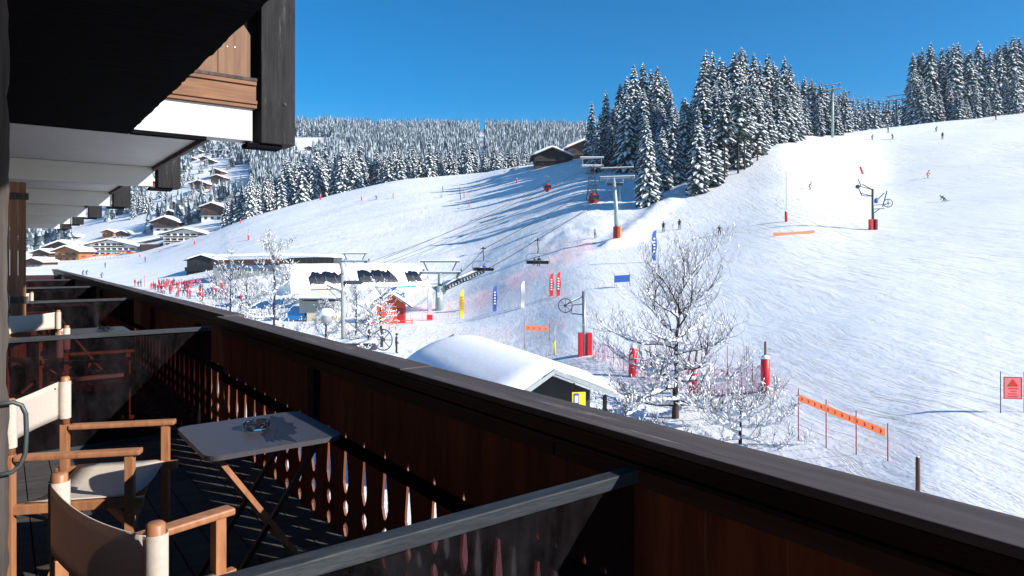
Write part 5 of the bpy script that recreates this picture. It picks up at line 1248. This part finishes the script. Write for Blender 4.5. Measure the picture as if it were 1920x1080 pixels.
# ================================================================== PEOPLE
def body(pose):
    """one skinned figure, faces +x; returns bmesh-ready data"""
    if pose=='stand':
        j={'pel':(0,0,.98),'sp':(.01,0,1.20),'ch':(.02,0,1.38),'nk':(.02,0,1.50),'hd':(.05,0,1.62),'tp':(.04,0,1.74),
           'hl':(.0,.10,.93),'kl':(.03,.11,.50),'al':(-.02,.11,.09),'fl':(.14,.13,.04),'sl':(.02,.19,1.40),'el':(-.02,.27,1.15),'wl':(.08,.25,.93),'gl':(.10,.24,.85)}
    elif pose=='ski':
        j={'pel':(-.14,0,.78),'sp':(-.02,0,.98),'ch':(.12,0,1.13),'nk':(.20,0,1.23),'hd':(.27,0,1.33),'tp':(.30,0,1.45),
           'hl':(-.12,.11,.74),'kl':(.16,.15,.46),'al':(.00,.15,.10),'fl':(.17,.15,.05),'sl':(.12,.20,1.14),'el':(.14,.36,.94),'wl':(.38,.38,.90),'gl':(.46,.37,.88)}
    elif pose=='sit':
        j={'pel':(0,0,.12),'sp':(-.01,0,.34),'ch':(0,0,.52),'nk':(.01,0,.64),'hd':(.04,0,.76),'tp':(.04,0,.88),
           'hl':(.06,.10,.12),'kl':(.46,.12,.10),'al':(.50,.12,-.32),'fl':(.64,.12,-.38),'sl':(0,.19,.54),'el':(.08,.26,.30),'wl':(.30,.20,.26),'gl':(.37,.18,.26)}
    R={'pel':.15,'sp':.14,'ch':.17,'nk':.06,'hd':.105,'tp':.085,'hl':.10,'kl':.07,'al':.055,'fl':.05,'sl':.075,'el':.052,'wl':.040,'gl':.05}
    names=list(j); V=[];idx={};rad=[];E=[]
    def addv(n,p,r): idx[n]=len(V); V.append(p); rad.append(r)
    for n in names: addv(n,j[n],R[n])
    for n in list(names):
        if n[-1]=='l' and n not in('pel',): p=j[n]; 
        else: continue
        q=(p[0],-p[1],p[2])
        if pose=='stand' and n in('al','fl'): q=(q[0]+.05,q[1],q[2])
        if pose=='stand' and n in('wl','gl'): q=(q[0]+.05,q[1],q[2])
        addv(n+'R',q,R[n])
    for a,b in (('pel','sp'),('sp','ch'),('ch','nk'),('nk','hd'),('hd','tp')): E.append((idx[a],idx[b]))
    for s in ('','R'):
        for a,b in (('pel','hl'),('hl','kl'),('kl','al'),('al','fl'),('ch','sl'),('sl','el'),('el','wl'),('wl','gl')):
            E.append((idx[a] if a in('pel','ch') else idx[a+s],idx[b+s]))
    me=bpy.data.meshes.new('t'); me.from_pydata(V,E,[]); o=link(bpy.data.objects.new('t',me))
    sk=o.modifiers.new('s','SKIN'); sk.use_smooth_shade=True; o.modifiers.new('u','SUBSURF').levels=1
    for i,r in enumerate(rad): me.skin_vertices[0].data[i].radius=(r*(1.0),r*(.82 if i<3 else 1)); me.skin_vertices[0].data[i].use_root=(i==0)
    dg=bpy.context.evaluated_depsgraph_get(); dg.update(); m2=bpy.data.meshes.new_from_object(o.evaluated_get(dg)); bpy.data.objects.remove(o)
    return m2,j
BOD={k:body(k) for k in ('stand','ski','sit')}
JM={n:mat('jacket_'+n,c,.7,.12,9,bump=.2) for n,c in dict(red=(.62,.015,.02),black=(.015,.016,.02),dark=(.035,.04,.055),blue=(.02,.10,.42),yellow=(.75,.50,.02),green=(.10,.30,.07),pink=(.75,.04,.30),orange=(.8,.18,.03),brown=(.07,.05,.045),lime=(.55,.75,.05),white=(.7,.7,.72)).items()}
PM={}
def person_meshes(pose,jk,tr):
    k=(pose,jk,tr)
    if k in PM: return PM[k]
    me=BOD[pose][0].copy(); j=BOD[pose][1]; me.materials.clear()
    for m in (JM[jk],JM[tr],M['skin'],JM['black'],JM['black']): me.materials.append(m)
    hz=j['nk'][2]+.02; pz=j['pel'][2]-(.02 if pose!='sit' else 1); hd=Vector(j['hd'])
    for p in me.polygons:
        c=p.center; m=0
        if pose=='sit': m=1 if (c.x>.10 and c.z<.22) or c.z<.05 else 0
        elif c.z<pz and (abs(c.y)<.22 and not (c-Vector(j['gl'])).length<.16 and not (c-Vector((j['gl'][0],-j['gl'][1],j['gl'][2]))).length<.16): m=1
        if c.z>hz and (c-hd).length<.26: m=2
        for s in (1,-1):
            if (c-Vector((j['gl'][0],s*j['gl'][1],j['gl'][2]))).length<.10: m=3
            if (c-Vector((j['fl'][0],s*j['fl'][1],j['fl'][2]))).length<.13: m=4
        p.material_index=m; p.use_smooth=True
    # helmet / hat with goggles
    mb=MB(); mb.blob((hd.x-.015,0,hd.z+.055),.125,.115,.115,0,1,.02,2); mb.tube([(hd.x+.07,-.085,hd.z+.03),(hd.x+.118,0,hd.z+.03),(hd.x+.07,.085,hd.z+.03)],.03,6,1)
    hat=mb.mesh('helmet',[JM[jk if jk in('red','white') else 'black'],M['glassdark']])
    sk=MB()
    if pose!='sit' or True:
        for s in (1,-1):
            a=Vector((j['fl'][0]-.06,s*j['fl'][1],j['fl'][2]-.035)); 
            sk.tube([a+Vector((-.75,0,.0)),a+Vector((.6,0,0)),a+Vector((.82,0,.02)),a+Vector((.95,0,.10))],[.045,.045,.04,.015],6,flat=.35)
    skm=sk.mesh('skis',[M['darksteel']])
    pl=MB()
    if pose=='ski':
        for s in (1,-1): gl=Vector((j['gl'][0],s*j['gl'][1],j['gl'][2])); pl.tube([gl+Vector((.05,0,.1)),gl+Vector((-.55,s*.12,-.62))],.012,4)
    elif pose=='stand':
        for s in (1,-1): gl=Vector((j['gl'][0],s*j['gl'][1],j['gl'][2])); pl.tube([gl+Vector((0,0,.12)),gl+Vector((.08,s*.08,-.82))],.012,4)
    PM[k]=(me,hat,skm,pl.mesh('ski_poles',[M['darksteel']]) if pl.v else None); return PM[k]
def person(label,loc,rz,pose='stand',jk='red',tr='black',skis=True,group=None,k=1.0,poles=True,tilt=0):
    me,hat,skm,plm=person_meshes(pose,jk,tr)
    o=link(bpy.data.objects.new('person',me)); o.location=loc; o.rotation_euler=(tilt,0,rz); o.scale=(k,k,k); tag(o,label,'person',group)
    part('helmet',hat,o)
    if skis: part('skis',skm,o)
    if skis and poles and plm: part('ski_poles',plm,o)
    return o
def at(px,py,Ymin=60): return GP(px,py,Ymin)
R_=math.radians
# man beyond the railing
person('man in dark jacket standing on the snow just beyond the railing, facing right',G(743,60),R_(20),'stand','brown','black',False)
P_=[(1244,438,'stand','black','black',60,'upright dark figure on the piste behind the top of the large bare tree'),
(1274,433,'stand','black','black',60,'dark standing skier just right of the upright figure above the bare tree'),
(1349,441,'ski','black','black',80,'crouching dark skier above the right side of the large bare tree'),
(1116,447,'stand','white','black',60,'skier in pale top standing left of the padded green pylon foot'),
(1518,360,'ski','maroon','black',-30,'skier in dark red jacket beside the tall thin wand'),
(1739,335,'ski','orange','green',-30,'skier in orange jacket and green trousers high on the right piste'),
(1775,379,'ski','green','black',200,'skier leaning hard into a turn below the orange-jacketed one'),
(1617,240,'ski','dark','dark',0,'leftmost tiny skier on the right crest'),
(1627,242,'ski','dark','black',0,'second tiny skier on the right crest, tucked low'),
(1635,263,'ski','dark','blue',0,'tiny bent skier below the right crest, left of a pair'),
(1665,250,'stand','black','black',0,'tiny upright skier just below the dark pylon'),
(1674,262,'ski','black','black',180,'tiny dark skier bending below the dark pylon'),
(1755,248,'ski','blue','dark',0,'tiny blue-clad skier below the top right stand'),
(1767,261,'stand','black','black',30,'tiny dark skier below the blue-clad one'),
(1867,226,'stand','red','dark',0,'tiny red and dark skier near the right edge of the crest'),
(1741,226,'stand','red','dark',0,'tiny red skier at the foot of the top right stand'),
(1860,214,'stand','dark','dark',0,'tiny dark figure on the very crest near the right edge'),
(706,375,'ski','black','black',180,'dark tiny skier bending on the left piste'),
(737,373,'stand','red','black',0,'tiny red-jacketed skier right of the bending dark one on the left piste'),
(830,360,'stand','dark','black',0,'tiny dark skier at the head of the left piste group'),
(827,372,'ski','lime','dark',0,'tiny skier in lime jacket on the left piste'),
(862,363,'stand','red','black',0,'tiny red skier uppermost of the trio in the left piste shade'),
(863,375,'stand','dark','black',0,'tiny dark skier lowest left of the trio in the left piste shade'),
(870,371,'stand','red','red',0,'tiny all-red skier at the right of the trio in the left piste shade'),
(879,389,'stand','red','black',0,'tiny red skier standing alone below the trio'),
(197,502,'stand','dark','dark',0,'tiny dark skier on the flat snow before the white hotel'),
(272,492,'stand','dark','blue',0,'tiny skier on the flat snow right of the white hotel'),
(155,516,'ski','dark','dark',0,'tiny skier just above the far end of the railing, left of a pair'),
(162,516,'ski','dark','dark',0,'tiny skier just above the far end of the railing, right of a pair'),
(190,521,'ski','blue','dark',0,'tiny blue skier just above the far railing')]
JM['maroon']=M['maroon']
for (px,py,pose,jk,tr,rz,lb) in P_:
    g=at(px,py,55); person(lb,g,R_(rz),pose,jk,tr,tilt=(.75 if 'leaning hard' in lb else 0),k=1.12 if g.y>130 else 1.0)
person('skier in bright yellow jacket between the two taller bare trees',G(477,74),R_(30),'stand','yellow','black',False)
person('child in red ski suit on the snow left of the ticket shed',G(531,70),R_(0),'stand','red','red',False,k=.85)
person('child in pale blue jacket beside the child in red',G(517,69),R_(40),'stand','blue','dark',False,k=.85)
# riders
g=PX(906,466,98); person('rider in blue jacket on the chair nearest the station wheels',g+Vector((.15,-.16,-3.06)),R_(-100),'sit','blue','dark')
g=PX(1008,450,91); person('dark rider at the middle of the occupied chair nearer the pylon',g+Vector((.2,-.16,-3.06)),R_(-100),'sit','black','black')
person('smaller rider at the left of the occupied chair nearer the pylon',g+Vector((-.4,-.16,-3.06)),R_(-100),'sit','dark','black',k=.8)
# crowd
rc=random.Random(12)
lab={'red':'person in red ski suit in the crowd by the black lift building','dark':'person in dark clothing in the crowd by the black lift building','pink':'person in pink jacket in the crowd by the black lift building','green':'person in green jacket in the crowd by the black lift building','blue':'person in blue jacket in the crowd by the black lift building','white':'person in pale jacket in the crowd by the black lift building'}
spots=[(253,536),(259,537),(264,537),(284,543),(288,542),(291,544),(303,538),(307,536),(312,536),(316,537),(320,536),(323,538),(326,537),(332,542),(336,541),(341,538),(346,540),(350,538),(355,539),(358,541),(362,536),(367,536),(371,536),(376,537),(303,549),(309,549),(318,551),(331,553),(335,557),(344,555),(351,558),(356,560),(386,556),(390,553),(393,560),(397,551),(404,556),(411,561),(424,566),(432,569),(436,560),(441,572),(447,566),(380,548),(400,545),(418,552)]
cl=['red','dark','dark','red','red','dark','dark','green','red','red','red','red','dark','red','red','red','dark','red','red','red','pink','dark','pink','dark','dark','red','dark','dark','red','dark','red','red','blue','dark','dark','blue','dark','dark','red','dark','dark','blue','white','dark','dark','red']
for k in range(34):
    px=rc.uniform(292,455); py=rc.uniform(536,min(574,548+(px-292)*.22)); spots.append((px,py)); cl.append(rc.choice(['red','red','red','dark','dark','blue','red','white']))
for (px,py),c in zip(spots,cl):
    g=at(px,py+1,60); person(lab[c],g,rc.uniform(0,6.28),'stand' if rc.random()<.8 else 'ski',c,'red' if c=='red' and rc.random()<.6 else 'dark',rc.random()<.4,'skiers gathered by the black lift building, '+c,rc.uniform(.92,1.05),False)

# ================================================================== AIR
mb=MB(); mb.box(-1500,1500,-80,1300,-12,262); hz_=mb.mesh('haze',[])
hm=bpy.data.materials.new('cold_air'); hm.use_nodes=True; t=hm.node_tree; t.nodes.clear(); o_=N(t,'ShaderNodeOutputMaterial'); v_=N(t,'ShaderNodeVolumePrincipled'); v_.inputs['Color'].default_value=(.68,.84,1,1); v_.inputs['Density'].default_value=.00011; v_.inputs['Anisotropy'].default_value=.2
t.links.new(v_.outputs[0],o_.inputs['Volume']); hz_.materials.append(hm); ho=link(bpy.data.objects.new('haze',hz_)); tag(ho,'faint bluish winter air','haze',kind='stuff')
